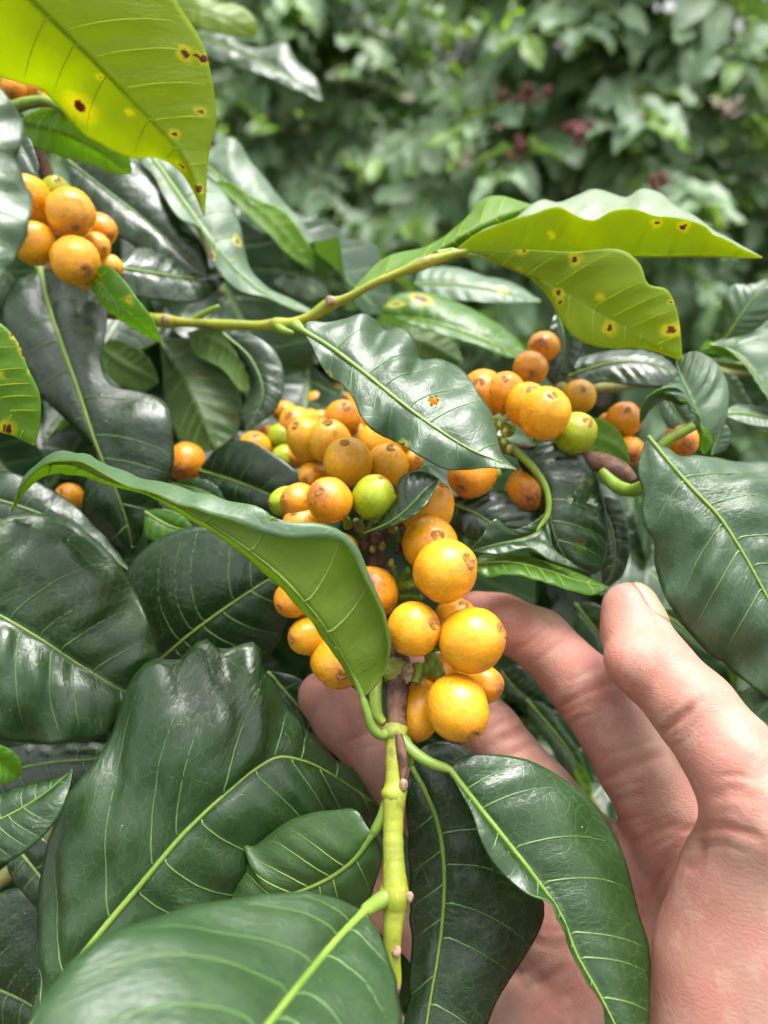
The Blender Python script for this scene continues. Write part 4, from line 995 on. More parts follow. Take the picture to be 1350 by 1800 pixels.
leaf(b2, [(-110, 560), (-40, 640), (10, 710), (62, 784)], [(-60, 560), (0, 568), (30, 600), (48, 645), (70, 695), (70, 745)], [(-90, 680), (-40, 745), (20, 765)], (.205, .205, .206, .208), -.002, .002, 'lime', -1, -.06, seed=41, spots=[(15, 755, 12, 2.4), (40, 625, 5, 1.5), (35, 605, 5, 1.4), (25, 588, 4, 1.5), (50, 655, 4, 1.6), (5, 660, 2, 6)])

# ---- pale leaves hanging behind the arching shoot
b3 = branch('pale grey-green leafy shoot hanging behind the arching shoot', 300, 300, .30)
stem(b3, [(250, 120, .36, 2.6), (270, 200, .33, 2.4), (290, 270, .31, 2.2), (330, 330, .315, 2.2), (360, 420, .32, 2.2), (390, 520, .325, 2.0)], M_TWIG, 30)
leaf(b3, [(262, 268), (320, 350), (368, 418), (410, 470), (460, 512), (510, 538), (558, 552)], [(248, 280), (272, 312), (286, 345), (322, 388), (350, 402), (370, 432), (378, 465), (398, 495), (430, 515), (475, 526), (515, 544)],
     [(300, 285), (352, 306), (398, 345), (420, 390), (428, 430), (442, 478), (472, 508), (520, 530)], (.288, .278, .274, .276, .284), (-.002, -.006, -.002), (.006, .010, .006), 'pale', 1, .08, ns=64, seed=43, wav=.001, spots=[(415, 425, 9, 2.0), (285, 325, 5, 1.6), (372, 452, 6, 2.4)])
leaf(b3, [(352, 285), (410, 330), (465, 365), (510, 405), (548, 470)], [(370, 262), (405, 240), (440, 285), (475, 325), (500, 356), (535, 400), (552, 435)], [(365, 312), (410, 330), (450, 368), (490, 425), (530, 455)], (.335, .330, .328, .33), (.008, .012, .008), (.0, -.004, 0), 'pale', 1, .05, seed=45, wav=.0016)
leaf(b3, [(362, 318), (420, 345), (470, 380), (515, 430), (548, 472)], [(400, 320), (450, 350), (500, 372), (530, 410), (550, 445)], [(390, 335), (430, 375), (470, 410), (515, 455)], (.331, .326, .324, .328), .0, -.002, 'lime', -1, .03, seed=46)
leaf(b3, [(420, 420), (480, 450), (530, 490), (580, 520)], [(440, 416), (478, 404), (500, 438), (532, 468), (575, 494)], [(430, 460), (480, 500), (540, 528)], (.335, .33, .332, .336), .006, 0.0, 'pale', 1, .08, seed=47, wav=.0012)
leaf(b3, [(340, 60), (400, 82), (460, 108), (520, 140), (566, 178)], [(365, 48), (400, 60), (432, 82), (470, 84), (500, 74), (522, 110), (558, 142)], [(350, 90), (400, 116), (460, 132), (525, 162)], (.42, .41, .40, .40), .008, -.004, 'mid', 1, .08, seed=48, wav=.0015)
leaf(b3, [(300, 0), (350, 14), (400, 34), (450, 66)], [(330, -14), (380, 2), (430, 14), (452, 40)], [(318, 24), (350, 50), (400, 62)], (.40, .39, .39, .40), .006, 0.0, 'yel', 1, .06, seed=49)
leaf(b3, [(282, 600), (318, 660), (348, 720), (378, 792)], [(286, 660), (298, 740), (330, 790)], [(335, 594), (398, 648), (422, 692), (416, 760)], (.300, .288, .282, .280), .002, .002, 'dark', -1, .08, seed=50, ribmat=M_RIB, spots=[(353, 660, 6, 1.2), (410, 735, 6, 1.2), (388, 718, 5, 1.2)])
leaf(b3, [(178, 610), (215, 640), (280, 672)], [(190, 598), (230, 606), (268, 640)], [(182, 650), (220, 682), (255, 688)], (.29, .288, .288), 0.0, 0.0, 'mid', -1, .08, seed=51)
leaf(b3, [(392, 586), (440, 630), (462, 690), (432, 758)], [(450, 592), (490, 628), (500, 672), (484, 722)], [(420, 625), (438, 680), (424, 735)], (.268, .265, .262, .262), 0.0, .004, 'dark', 1, .1, seed=52)
leaf(b3, [(330, 585), (380, 600), (430, 640), (448, 690)], [(370, 575), (420, 600), (446, 650)], [(340, 620), (390, 650), (430, 690)], (.29, .285, .28, .278), 0.0, 0.0, 'mid', -1, .08, seed=53, ribmat=M_RIB)
for c in [(327, 812, 34, .275, (-.3, .5), 'o'), (122, 874, 25, .262, (-.5, -.4), 'y', 1.1), (421, 656, 26, .292, (.4, .5), 'o', 1.3), (395, 622, 16, .30, (0, .3), 'b')]:
    cherry(b3, c[0], c[1], c[2], c[3], c[4], c[5], elong=c[6] if len(c) > 6 else 1.0)

# ---- the low glossy leaves at the lower left
b4 = branch('low shoot of large glossy dark green leaves beside the hand', 60, 1500, .23)
stem(b4, [(-260, 1700, .26, 3.0), (-120, 1600, .25, 2.8), (-20, 1560, .245, 2.6), (60, 1500, .243, 2.5), (150, 1420, .245, 2.4), (260, 1360, .248, 2.2), (380, 1300, .255, 2.0)], M_TWIG, 30)
leaf(b4, [(40, 1830), (150, 1672), (250, 1552), (330, 1458), (400, 1392), (452, 1350), (490, 1331), (535, 1338), (600, 1372), (675, 1425)],
     [(62, 1750), (60, 1690), (64, 1600), (86, 1480), (128, 1385), (190, 1300), (212, 1236), (236, 1190), (275, 1157), (312, 1162), (336, 1137), (362, 1120), (390, 1142), (420, 1133), (447, 1130), (458, 1168), (482, 1206), (532, 1268), (602, 1342)],
     [(150, 1830), (300, 1740), (420, 1640), (510, 1560), (580, 1500), (630, 1460)],
     (.178, .180, .184, .190, .202, .218), (.004, .010, .012), (.004, .010, .010), 'mid', 1, .14, ns=84, nu=20, seed=61, rib=1.2, wav=.0022, rough=.0018, quilt=.0007)
leaf(b4, [(-140, 1010), (0, 1082), (72, 1124), (142, 1170), (216, 1214), (270, 1236), (310, 1250)], [(-70, 930), (0, 912), (62, 904), (116, 914), (166, 948), (212, 995), (242, 1050), (268, 1115), (288, 1180)],
     [(-110, 1200), (-40, 1290), (30, 1306), (85, 1309), (135, 1303), (182, 1290), (208, 1258), (228, 1240)], (.206, .206, .207, .210, .216), (.004, .006, .006), (-.004, -.008, -.004), 'mid', 1, .14, ns=70, nu=17, seed=63, rib=.9, wav=.002, rough=.0018, quilt=.0007)
leaf(b4, [(-120, 860), (0, 880), (90, 912), (170, 960), (235, 1010)], [(-40, 826), (40, 836), (120, 880), (185, 945)], [(-60, 930), (40, 960), (140, 990)], (.236, .234, .234, .238), .004, .002, 'dark', 1, .12, seed=65, wav=.001)
leaf(b4, [(270, 1170), (330, 1118), (400, 1066), (470, 1020), (530, 985)], [(222, 1060), (228, 996), (262, 958), (330, 928), (400, 928), (470, 950)], [(330, 1180), (400, 1190), (468, 1160), (500, 1110), (516, 1050)], (.236, .232, .230, .232), .002, .008, 'dark', 1, .10, nu=16, seed=67, rib=.9, ribmat=M_RIB)
leaf(b4, [(-80, 1470), (0, 1440), (70, 1400), (128, 1352)], [(-30, 1412), (40, 1386), (95, 1372)], [(0, 1520), (50, 1494), (92, 1450), (118, 1402)], (.176, .176, .178, .182), .004, -.004, 'mid', 1, .12, seed=69, rib=.6)
leaf(b4, [(-60, 1330), (-10, 1335), (20, 1350), (34, 1368)], [(-10, 1308), (22, 1320), (38, 1345)], [(-20, 1368), (10, 1376)], (.158, .160, .163, .166), 0.0, -.003, 'lime', 1, .2, seed=70, rib=.6)
leaf(b4, [(-60, 1380), (60, 1345), (160, 1335), (300, 1330)], [(0, 1318), (100, 1308), (220, 1310)], [(0, 1420), (100, 1420), (220, 1380)], (.226, .225, .226, .23), .004, 0.0, 'dark', 1, .1, seed=71)
leaf(b4, [(20, 1480), (70, 1540), (110, 1610), (140, 1680)], [(70, 1470), (110, 1530), (140, 1600)], [(15, 1530), (60, 1590), (105, 1650)], (.205, .204, .204, .206), 0.0, 0.0, 'dark', 1, .1, seed=72)
leaf(b4, [(-80, 1720), (0, 1740), (60, 1770), (160, 1860)], [(-20, 1580), (40, 1560), (110, 1640), (150, 1760)], [(-60, 1800), (20, 1840), (100, 1880)], (.215, .214, .212, .21), .002, .004, 'dark', 1, .12, seed=73, rough=.0014)
leaf(b4, [(350, 826), (420, 848), (490, 878), (545, 915)], [(380, 790), (430, 774), (480, 798), (530, 840), (552, 880)], [(355, 860), (420, 890), (480, 912)], (.262, .254, .246, .242), -.004, .004, 'dark', 1, .1, seed=74, ribmat=M_RIB)
leaf(b4, [(255, 900), (300, 925), (345, 935)], [(275, 895), (320, 905)], [(255, 940), (300, 960)], (.245, .243, .242), 0.0, 0.0, 'lime', 1, .1, seed=75)
leaf(b4, [(300, 850), (350, 860), (400, 885)], [(330, 842), (375, 850)], [(310, 875), (360, 895)], (.255, .25, .248), 0.0, 0.0, 'mid', 1, .1, seed=76, rib=.5)
leaf(b4, [(470, 1180), (540, 1260), (600, 1330), (650, 1400)], [(520, 1190), (580, 1270), (630, 1340)], [(480, 1240), (540, 1330), (600, 1390)], (.236, .236, .236, .238), 0.0, 0.0, 'dark', 1, .1, seed=77)

# ---- the fruiting branch on the right
b5 = branch('brown fruiting branch at the right with orange cherries and insect-eaten leaves', 1060, 815, .225)
stem(b5, [(900, 790, .235, 2.2), (960, 800, .232, 2.6), (1030, 808, .229, 2.8), (1062, 816, .226, 3.3), (1095, 836, .222, 3.4), (1110, 850, .221, 2.4)], M_BARK, 30)
stem(b5, [(1060, 830, .224, 2.0), (1085, 855, .219, 2.1), (1110, 862, .214, 1.9), (1140, 850, .208, 1.9), (1180, 825, .202, 1.4)], M_PET, 24)
stem(b5, [(900, 790, .235, 2.2), (860, 770, .242, 2.4), (900, 720, .252, 2.4), (960, 690, .262, 2.4), (1060, 680, .28, 2.6), (1200, 660, .31, 3.0), (1420, 640, .36, 3.4)], M_TWIG, 40)
stem(b5, [(880, 770, .228, 1.1), (910, 796, .224, 1.3), (940, 826, .221, 1.2), (962, 866, .219, 1.0), (962, 905, .2185, .9), (940, 935, .218, .8)], M_PET, 24, 8, 'petiole')
for c in [(957, 727, 46, .214, (.25, -.62), 'y'), (928, 712, 40, .222, (.2, -.6), 'y'), (888, 690, 37, .228, (0, -.6), 'o'), (850, 692, 42, .232, (-.2, -.4), 'o', 1.05), (932, 648, 31, .252, (.1, .3), 'o'), (957, 612, 28, .262, (-.2, -.3), 'o', 1.2), (1012, 762, 37, .224, (.5, -.5), 'g'),
          (1018, 697, 30, .25, (.2, -.4), 'b'), (1096, 738, 32, .246, (.2, -.5), 'o'), (1108, 792, 26, .242, (.1, .4), 'o'), (1070, 745, 20, .255, (-.5, -.3), 'o'), (1075, 790, 20, .25, (0, .4), 'o'), (1198, 774, 30, .25, (.4, .2), 'o'), (1190, 740, 20, .265, (0, 0), 'b'),
          (831, 832, 44, .222, (-.4, .5), 'o', 1.05), (928, 861, 40, .232, (.1, .4), 'o', 1.05), (893, 755, 14, .232, (0, .4), 'g')]:
    cherry(b5, c[0], c[1], c[2], c[3], c[4], c[5], elong=c[6] if len(c) > 6 else 1.0)
for i, (x, y, d) in enumerate([(878, 748, .226), (886, 778, .224), (876, 832, .222), (895, 790, .223), (872, 742, .228), (888, 760, .224)]):
    blob(b5, x, y, d, 1.0, M_NODE if i % 2 else M_PET, 'flower_scar', (1, 1.4, 1), i)
leaf(b5, [(905, 795), (945, 828), (966, 868), (968, 915), (985, 965), (1020, 1012)], [(935, 785), (968, 776), (1005, 786), (1042, 830), (1062, 880), (1068, 950), (1050, 1005)], [(925, 840), (945, 885), (945, 930), (960, 985)], (.226, .224, .222, .222, .224), (.0, .004, .004), .006, 'dark', 1, .08, seed=81,
     spots=[(1040, 880, 5, 1.5), (1020, 852, 4, 1.5), (1048, 888, 4, 1.5), (1000, 880, 4, 1.4), (1020, 960, 13, 1.1), (1035, 842, 3, 1.5)], rib=.5, ns=110, nu=24, holes=[(1040, 880, 7), (1020, 853, 5), (1050, 890, 6), (1002, 880, 5), (1021, 962, 10), (1034, 840, 4), (1012, 866, 4), (1046, 905, 4)], label='dark leaf riddled with insect holes')
leaf(b5, [(962, 900), (945, 935), (905, 950), (865, 958), (826, 968)], [(930, 922), (900, 930), (872, 912), (845, 945)], [(985, 985), (1020, 1000), (970, 985), (935, 965), (880, 975)], (.219, .217, .214, .212), -.002, -.004, 'mid', 1, .08, seed=83, rib=.6)
leaf(b5, [(780, 880), (830, 900), (880, 930), (935, 960)], [(800, 868), (860, 862), (920, 874), (958, 902)], [(790, 920), (820, 945), (880, 952)], (.228, .226, .226, .228), .004, 0.0, 'dark', 1, .1, seed=85, ribmat=M_RIB)
leaf(b5, [(826, 990), (890, 988), (960, 1002), (1020, 1022), (1070, 1032)], [(860, 972), (920, 976), (985, 996), (1030, 1014)], [(850, 1014), (890, 1010), (950, 1022), (1010, 1040), (1045, 1045)], (.214, .213, .213, .215), (.006, .008, .006), -.006, 'lime', 1, .06, seed=87)
leaf(b5, [(985, 668), (1030, 650), (1090, 636), (1150, 640), (1195, 655)], [(1000, 640), (1060, 620), (1120, 614), (1170, 630)], [(1010, 680), (1060, 672), (1120, 680), (1170, 678)], (.268, .262, .258, .258), .006, -.004, 'dark', 1, .08, seed=89, ribmat=M_RIB)
leaf(b5, [(978, 545), (990, 590), (990, 630), (975, 680)], [(1000, 560), (1025, 600), (1012, 640)], [(966, 580), (965, 630), (962, 665)], (.262, .26, .26, .262), 0.0, 0.0, 'dark', 1, .1, seed=91)
leaf(b5, [(1010, 760), (1050, 770), (1090, 790), (1108, 815)], [(1040, 735), (1080, 750), (1102, 785)], [(1010, 790), (1050, 815), (1085, 822)], (.242, .240, .238, .238), 0.0, 0.0, 'lime', -1, .06, seed=92)
leaf(b5, [(1050, 870), (1075, 930), (1080, 990), (1060, 1040)], [(1085, 880), (1105, 940), (1095, 1010)], [(1050, 930), (1055, 990)], (.25, .248, .247, .248), 0.0, 0.0, 'dark', 1, .1, seed=93)

# ---- the leafy shoot at the right edge
b6 = branch('leafy shoot with a broad blue-green leaf at the right edge above the thumb', 1350, 700, .22)
stem(b6, [(1480, 760, .25, 2.4), (1420, 700, .255, 1.8), (1340, 652, .262, 1.3), (1290, 644, .264, 1.2), (1245, 634, .266, 1.2)], M_PET, 24)
stem(b6, [(1150, 795, .224, 1.5), (1180, 770, .222, 1.7), (1220, 748, .220, 1.5)], M_PET, 16)
leaf(b6, [(1138, 766), (1178, 815), (1220, 862), (1262, 906), (1302, 966), (1352, 1056), (1420, 1180), (1490, 1310)],
     [(1126, 800), (1121, 835), (1130, 862), (1129, 900), (1135, 932), (1147, 948), (1150, 990), (1162, 1032), (1190, 1086), (1232, 1136), (1290, 1180), (1350, 1230), (1420, 1285)],
     [(1160, 784), (1192, 806), (1240, 804), (1300, 808), (1352, 812), (1450, 900), (1510, 1080), (1520, 1230)],
     (.206, .198, .192, .186, .180), (.004, .006, .006), (.010, .018, .012), 'grey', 1, .12, ns=74, nu=18, seed=95, rib=.75, wav=.0016, rough=.0016, quilt=.0007)
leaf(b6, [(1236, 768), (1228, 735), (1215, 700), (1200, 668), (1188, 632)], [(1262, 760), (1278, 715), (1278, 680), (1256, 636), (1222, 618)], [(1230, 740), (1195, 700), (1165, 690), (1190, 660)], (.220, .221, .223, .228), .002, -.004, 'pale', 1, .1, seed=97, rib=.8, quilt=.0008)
leaf(b6, [(1212, 706), (1180, 690), (1150, 692), (1130, 715), (1126, 745)], [(1190, 682), (1160, 684), (1134, 702)], [(1200, 712), (1170, 704), (1145, 720)], (.222, .220, .220, .223), -.002, .004, 'mid', 1, .1, seed=98, rib=.4)
leaf(b6, [(1222, 748), (1240, 765), (1246, 785), (1236, 800)], [(1245, 755), (1252, 775)], [(1230, 770), (1230, 790)], (.220, .220, .221, .222), 0.0, 0.0, 'lime', -1, .1, seed=99, rib=.4)
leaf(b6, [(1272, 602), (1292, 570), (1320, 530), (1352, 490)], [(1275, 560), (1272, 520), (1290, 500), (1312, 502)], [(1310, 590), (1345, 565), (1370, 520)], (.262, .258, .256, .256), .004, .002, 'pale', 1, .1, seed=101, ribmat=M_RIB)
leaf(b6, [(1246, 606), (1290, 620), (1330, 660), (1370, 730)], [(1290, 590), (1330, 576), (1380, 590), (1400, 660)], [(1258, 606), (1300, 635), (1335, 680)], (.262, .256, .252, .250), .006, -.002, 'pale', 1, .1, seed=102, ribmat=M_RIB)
leaf(b6, [(1228, 618), (1250, 612), (1290, 622), (1320, 640)], [(1240, 600), (1270, 606)], [(1250, 624), (1285, 630)], (.266, .265, .264, .264), 0.0, 0.0, 'lime', -1, .1, seed=103, rib=.4)
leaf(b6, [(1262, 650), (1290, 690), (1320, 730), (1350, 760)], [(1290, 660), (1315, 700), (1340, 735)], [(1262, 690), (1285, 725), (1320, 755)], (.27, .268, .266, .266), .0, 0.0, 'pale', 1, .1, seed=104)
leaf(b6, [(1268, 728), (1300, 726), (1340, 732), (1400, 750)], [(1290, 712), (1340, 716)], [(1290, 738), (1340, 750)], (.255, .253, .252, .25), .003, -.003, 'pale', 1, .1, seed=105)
leaf(b6, [(1165, 680), (1185, 720), (1215, 755)], [(1195, 665), (1215, 700), (1225, 735)], [(1160, 715), (1175, 750)], (.25, .248, .248), 0.0, 0.0, 'grey', 1, .1, seed=106)
leaf(b6, [(1250, 800), (1262, 770), (1272, 740)], [(1275, 790), (1284, 760)], [(1250, 780), (1258, 755)], (.25, .25, .25), 0.0, 0.0, 'grey', 1, .1, seed=107, rib=.4)

# ---- low leaves glimpsed between the fingers
b7 = branch('small pale-tipped leaves glimpsed between the cupped fingers', 980, 1290, .275)
stem(b7, [(1060, 1440, .30, 2.0), (1010, 1360, .285, 1.8), (960, 1260, .280, 1.6), (900, 1180, .285, 1.4)], M_TWIG, 20)
leaf(b7, [(925, 1230), (960, 1270), (1000, 1320), (1040, 1390)], [(950, 1235), (990, 1280), (1025, 1335)], [(930, 1260), (965, 1310), (1005, 1370)], (.272, .270, .270, .272), 0.0, 0.0, 'grey', 1, .1, seed=111)
leaf(b7, [(880, 1180), (910, 1215), (950, 1240), (1000, 1255)], [(905, 1170), (950, 1200), (985, 1235)], [(880, 1210), (920, 1245), (960, 1262)], (.282, .28, .28, .282), 0.0, 0.0, 'dark', 1, .1, seed=112)
leaf(b7, [(990, 1330), (1010, 1360), (1030, 1420)], [(1015, 1340), (1040, 1390)], [(985, 1370), (1005, 1410)], (.27, .27, .27), 0.0, 0.0, 'lime', -1, .1, seed=113)
leaf(b7, [(1010, 1060), (1050, 1110), (1090, 1150), (1150, 1170)], [(1040, 1060), (1090, 1090), (1140, 1130)], [(1010, 1110), (1050, 1160), (1110, 1180)], (.275, .272, .272, .275), 0.0, 0.0, 'mid', 1, .1, seed=114)
leaf(b7, [(1150, 1070), (1190, 1095), (1230, 1130), (1270, 1160)], [(1180, 1070), (1225, 1100)], [(1160, 1100), (1200, 1130)], (.26, .26, .26, .26), 0.0, 0.0, 'mid', 1, .1, seed=115)
# ------------------------------------------------------------------ shrubs made of free leaves
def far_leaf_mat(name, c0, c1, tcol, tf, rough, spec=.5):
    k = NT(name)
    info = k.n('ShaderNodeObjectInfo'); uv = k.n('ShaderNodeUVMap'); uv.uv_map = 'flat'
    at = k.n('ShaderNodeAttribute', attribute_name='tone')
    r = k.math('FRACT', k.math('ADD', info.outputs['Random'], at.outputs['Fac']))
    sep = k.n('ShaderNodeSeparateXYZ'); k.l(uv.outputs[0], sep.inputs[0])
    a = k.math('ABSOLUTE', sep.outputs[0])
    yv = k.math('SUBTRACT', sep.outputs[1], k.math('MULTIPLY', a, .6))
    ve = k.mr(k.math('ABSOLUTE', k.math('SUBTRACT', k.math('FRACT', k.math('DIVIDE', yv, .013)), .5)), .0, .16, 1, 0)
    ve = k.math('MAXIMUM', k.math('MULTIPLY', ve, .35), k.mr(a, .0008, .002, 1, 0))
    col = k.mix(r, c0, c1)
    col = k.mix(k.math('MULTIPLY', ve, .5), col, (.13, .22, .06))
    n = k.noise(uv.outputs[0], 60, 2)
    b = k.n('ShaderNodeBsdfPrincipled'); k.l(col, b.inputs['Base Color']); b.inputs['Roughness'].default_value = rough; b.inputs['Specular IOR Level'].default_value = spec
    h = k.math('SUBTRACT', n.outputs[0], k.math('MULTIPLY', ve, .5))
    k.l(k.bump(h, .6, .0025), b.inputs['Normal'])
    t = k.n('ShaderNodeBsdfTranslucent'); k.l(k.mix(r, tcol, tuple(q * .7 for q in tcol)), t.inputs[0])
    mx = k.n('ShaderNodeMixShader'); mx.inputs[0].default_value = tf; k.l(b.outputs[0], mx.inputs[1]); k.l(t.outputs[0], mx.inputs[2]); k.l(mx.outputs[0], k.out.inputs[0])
    return k.m
FM = [far_leaf_mat('shrub_leaf', (.065, .14, .062), (.12, .215, .10), (.25, .46, .04), .25, .48, 1.0),
      far_leaf_mat('shrub_leaf_pale', (.12, .215, .105), (.19, .29, .155), (.34, .58, .05), .30, .48, 1.0),
      far_leaf_mat('shrub_leaf_young', (.09, .19, .025), (.14, .25, .04), (.42, .65, .04), .38, .36),
      far_leaf_mat('inner_leaf_shade', (.008, .026, .009), (.016, .045, .014), (.14, .3, .02), .18, .34)]  # last one: darker leaf copy, with the shade of the gaps in its colour
FV = []
for q in range(7):
    FV.append(gleaf_mesh('leaf', 1.0, .40 + .05 * (q % 3), None, .22 + .06 * (q % 4), .12 + .09 * (q % 5), .035 + .01 * (q % 3), 10, 3, q * 1.7 + .4, twist=(q % 3 - 1) * .35))
FMESH = {}
def fmesh(kind, m, L):
    key = (kind, m)
    if key not in FMESH:
        V, f, uv = FV[kind]
        me = bpy.data.meshes.new('leaf'); me.from_pydata((V).tolist(), [], f); me.materials.append(FM[m])
        me.polygons.foreach_set('use_smooth', [True] * len(f))
        lv = np.empty(len(me.loops), int); me.loops.foreach_get('vertex_index', lv)
        l = me.uv_layers.new(name='flat'); l.data.foreach_set('uv', (uv * .12)[lv].astype(np.float32).ravel())
        FMESH[key] = me
    return FMESH[key]
def frame_of(dirv, nrm):
    y = unit(np.asarray(dirv, float)); z = unit(nrm - y * (nrm @ y)); x = np.cross(y, z)
    return np.stack([x, y, z], 1)
def put_leaves(br, specs, n_parts, stuff_name='foliage', vis=True):
    """specs: (pos, dir, normal, length, kind, mat). The n_parts largest in view are leaves of their own, the rest one mass."""
    arr = np.array([s_[0] for s_ in specs]); q = pix(arr)
    inv = (q[:, 2] > .05) & (q[:, 0] > -60) & (q[:, 0] < 1410) & (q[:, 1] > -60) & (q[:, 1] < 1200)
    size = np.where(inv, 1 / np.maximum(q[:, 2], .05), -1)
    order = np.argsort(-size)
    o = org(br)
    for i in order[:n_parts]:
        if size[i] < 0: break
        p, dr, nr, L, kd, m = specs[i]
        ob = bpy.data.objects.new('leaf', fmesh(kd, m, L)); COL.objects.link(ob); ob.parent = br
        R3 = frame_of(dr, nr)
        ob.matrix_local = Matrix.Translation(Vector(p - o)) @ Matrix(R3.tolist()).to_4x4() @ Matrix.Diagonal((L, L, L, 1))
    for m in range(4):
        rest = [i for i in order[n_parts:] if specs[i][5] == m] + [i for i in order[:n_parts] if size[i] < 0 and specs[i][5] == m]
        if not rest: continue
        VV, FF, UU, TT = [], [], [], []; c = 0
        for kd in range(7):
            ids = [i for i in rest if specs[i][4] == kd]
            if not ids: continue
            V, f, uv = FV[kd]; f = np.array(f); n = len(ids)
            R = np.stack([frame_of(specs[i][1], specs[i][2]) for i in ids]); L = np.array([specs[i][3] for i in ids])
            W = np.einsum('nij,vj->nvi', R, V) * L[:, None, None] + np.stack([specs[i][0] for i in ids])[:, None]
            VV.append(W.reshape(-1, 3)); FF.append((f[None] + (c + np.arange(n) * len(V))[:, None, None]).reshape(-1, 4)); c += n * len(V)
            UU.append(np.tile(uv * .12, (n, 1))); TT.append(np.repeat(np.array([rng.random() for _ in ids]), len(V)))
        V = np.vstack(VV) - o; Fq = np.vstack(FF); U = np.vstack(UU)
        me = bpy.data.meshes.new(stuff_name); me.vertices.add(len(V)); me.vertices.foreach_set('co', V.astype(np.float32).ravel())
        me.loops.add(Fq.size); me.loops.foreach_set('vertex_index', Fq.astype(np.int32).ravel())
        me.polygons.add(len(Fq)); me.polygons.foreach_set('loop_start', np.arange(0, Fq.size, 4, dtype=np.int32)); me.polygons.foreach_set('loop_total', np.full(len(Fq), 4, np.int32))
        me.polygons.foreach_set('use_smooth', np.ones(len(Fq), bool))
        me.uv_layers.new(name='flat').data.foreach_set('uv', U[Fq.ravel()].astype(np.float32).ravel())
        at = me.attributes.new('tone', 'FLOAT', 'POINT'); at.data.foreach_set('value', np.concatenate(TT).astype(np.float32))
        me.materials.append(FM[m]); me.update(calc_edges=True); me.validate()
        st = bpy.data.objects.new(stuff_name, me); COL.objects.link(st); st.parent = br; st['kind'] = 'stuff'
def shrub(label, x, y, height, R, n_br, n_parts, seed, leafL=.13, pale=.25, young=.05, group='coffee shrubs of the row behind', z0=.25, facing=True):
    rn = random.Random(seed)
    t = thing('coffee_shrub', label, 'shrub', (x, y, 0), group)
    o = np.array([x, y, 0.0])
    pts = [(x + .03 * math.sin(q * 1.3 + seed), y + .03 * math.cos(q * 1.7 + seed), height * q / 6) for q in range(7)]
    pts[0] = (x, y, -.05)
    tube('trunk', t, pts, [.024 - .0028 * q for q in range(7)], M_TRUNK, 10, 30)
    specs = []; BV = []; BF = []
    for k in range(n_br):
        h = z0 + (height - z0) * ((k + rn.random()) / n_br)
        az = rn.uniform(0, 2 * math.pi)
        if facing and rn.random() < .75: az = -math.pi / 2 + rn.uniform(-1.35, 1.35)
        ln = R * (1.28 - .80 * h / height) * rn.uniform(.75, 1.15)
        d0 = np.array([math.cos(az), math.sin(az), 0]); side = np.array([-d0[1], d0[0], 0])
        bp = []
        for q in range(7):
            u = q / 6
            bp.append(np.array([x, y, h]) + d0 * ln * u + side * .06 * math.sin(u * 3 + k) + np.array([0, 0, ln * (.18 * u - .34 * u * u)]))
        bp = catmull(np.array(bp), 16)
        tv, tf_ = tube_mesh(bp, np.linspace(.006, .002, 16), 5); BF += [tuple(len(BV) + z for z in ff) for ff in tf_]; BV += list(tv)
        sp = .042; L = np.linalg.norm(np.diff(bp, axis=0), axis=1).sum(); n = int(L / sp)
        for q in range(2, n + 1):
            u = q / n
            if u < .25 and rn.random() < .6: continue
            p = np.array([np.interp(u, np.linspace(0, 1, 16), bp[:, c]) for c in range(3)])
            for sgn in (-1, 1):
                ang = rn.uniform(.55, 1.15); dr = d0 * math.cos(ang) + side * sgn * math.sin(ang) + np.array([0, 0, rn.uniform(-.8, .1)])
                nr = np.array([0, 0, 1.0]) + d0 * rn.uniform(-.15, .6) + np.array([rn.uniform(-.4, .4), rn.uniform(-.4, .4), 0])
                m = 2 if (u > .9 and rn.random() < young * 6) else (1 if rn.random() < pale else 0)
                specs.append((p, dr, nr, leafL * rn.uniform(.7, 1.2) * (1 - .35 * max(0, u - .75) / .25), rn.randrange(7), m))
    bw = mesh_obj('branches', BV, BF, M_TWIG, t, o); bw['kind'] = 'stuff'
    put_leaves(t, specs, n_parts)
    return t
def red_cluster(t, px, py, d, n, seed):
    rn = random.Random(seed); c = P(px, py, d); o = org(t)
    for q in range(n):
        v = np.array([rn.gauss(0, .013), rn.gauss(0, .010), rn.gauss(0, .009)])
        ob = bpy.data.objects.new('cherry', RED); COL.objects.link(ob); ob.parent = t; ob.location = c + v - o; r = rn.uniform(.006, .008); ob.scale = (r, r, r * 1.05)
RED = cherry_mesh(2.0); RED.materials.append(M_REDCH)
s1 = shrub('nearest shrub of the row behind, with dark red cherries among its leaves', .44, 1.92, 1.75, .66, 150, 280, 3, .125, .65)
for a in [(1010, 228, 1.25, 15, 1), (930, 165, 1.28, 9, 2), (912, 258, 1.29, 5, 3), (1150, 322, 1.25, 5, 4)]: red_cluster(s1, *a)
s2 = shrub('shrub at the right end of the row behind, half cut by the frame', 1.18, 1.98, 1.8, .70, 130, 190, 5, .125, .65)
s3 = shrub('shrub of the row behind seen beyond the arching shoot, left of the red-cherried one', -.26, 2.45, 1.8, .74, 150, 260, 7, .115, .65)
s4 = shrub('shrub at the far left of the row behind, mostly hidden by near leaves', -1.02, 2.8, 1.9, .76, 110, 60, 9, .105, .65)
s5 = shrub('farther shrub filling the gap behind the row at the top', .35, 3.7, 2.05, 1.0, 90, 60, 13, .12, .5, z0=.6)
s6 = shrub('farther shrub behind the right end of the row', 1.85, 3.7, 2.05, 1.0, 70, 30, 15, .12, .4, z0=.6)
s7 = shrub('farther shrub behind the left part of the row', -1.1, 4.2, 2.1, 1.0, 80, 30, 17, .12, .5, z0=.6)
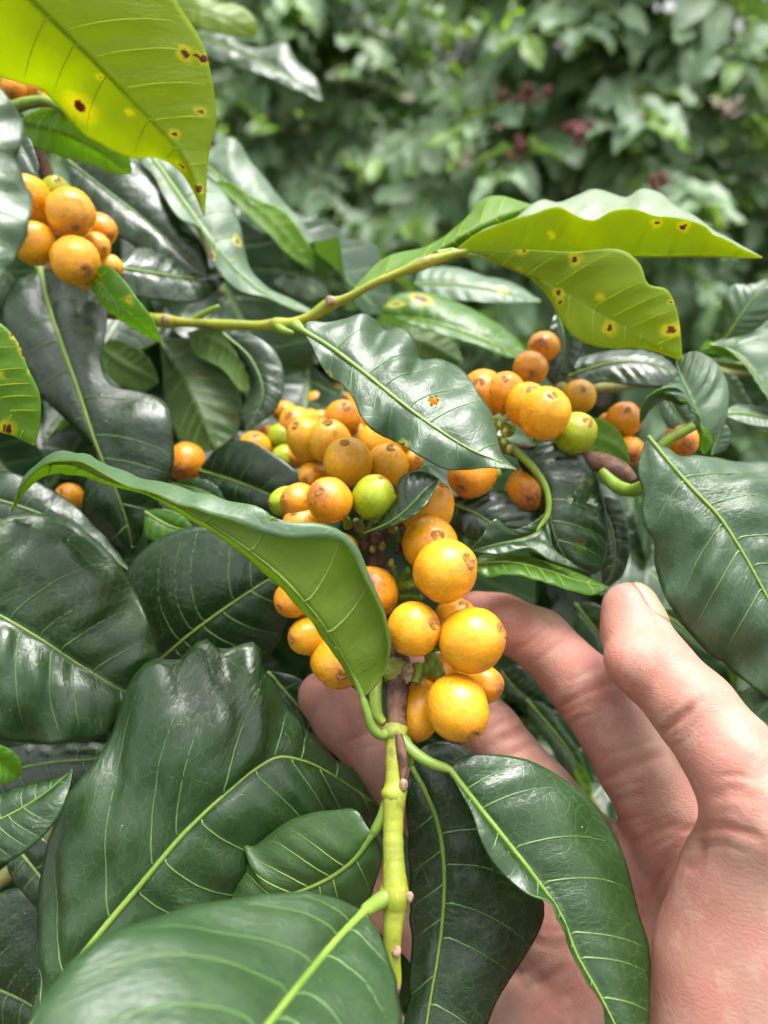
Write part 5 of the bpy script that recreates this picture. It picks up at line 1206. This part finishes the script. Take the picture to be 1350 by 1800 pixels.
s8 = shrub('farthest shrub at the top left beyond the row', -.4, 4.8, 2.2, 1.0, 70, 20, 19, .12, .5, z0=.8)
# unseen shrubs added behind the camera to cut the frontal fill light
for q, (x_, w_) in enumerate([(-1.3, 'left'), (-.45, 'middle left'), (.45, 'middle right'), (1.3, 'right')]):
    shrub('shrub of the row at the photographer\'s back, ' + w_ + ' one of four', x_, -2.3, 2.3, .75, 45, 0, 30 + q, .13, .2, group='coffee shrubs at the photographer\'s back', facing=False)

# ---- the near shrub that the branches grow from: its shaded inside
near = thing('coffee_shrub', 'near coffee shrub whose inner leaves, coloured dark for shade, fill the gaps behind the cherries', 'shrub', (-.16, .62, 0))
tube('trunk', near, [(-.16, .62, -.05), (-.15, .60, .4), (-.17, .61, .8), (-.16, .60, 1.2), (-.18, .62, 1.6)], [.02, .018, .015, .012, .008], M_TRUNK, 12, 30)
rn = random.Random(77); specs = []
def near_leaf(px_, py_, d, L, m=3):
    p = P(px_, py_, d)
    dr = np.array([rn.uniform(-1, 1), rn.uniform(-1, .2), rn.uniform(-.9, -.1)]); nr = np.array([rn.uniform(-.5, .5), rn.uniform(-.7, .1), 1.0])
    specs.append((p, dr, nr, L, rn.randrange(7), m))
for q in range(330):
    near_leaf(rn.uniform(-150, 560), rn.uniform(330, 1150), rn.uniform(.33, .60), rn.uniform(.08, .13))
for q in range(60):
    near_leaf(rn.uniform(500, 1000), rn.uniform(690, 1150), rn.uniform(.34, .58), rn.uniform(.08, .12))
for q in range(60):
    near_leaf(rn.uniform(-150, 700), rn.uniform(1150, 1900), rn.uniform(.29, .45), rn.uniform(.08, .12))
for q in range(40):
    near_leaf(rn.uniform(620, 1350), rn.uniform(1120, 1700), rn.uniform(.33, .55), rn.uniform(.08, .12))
for q in range(420):     # unseen leaves outside the frame, added to block sky light
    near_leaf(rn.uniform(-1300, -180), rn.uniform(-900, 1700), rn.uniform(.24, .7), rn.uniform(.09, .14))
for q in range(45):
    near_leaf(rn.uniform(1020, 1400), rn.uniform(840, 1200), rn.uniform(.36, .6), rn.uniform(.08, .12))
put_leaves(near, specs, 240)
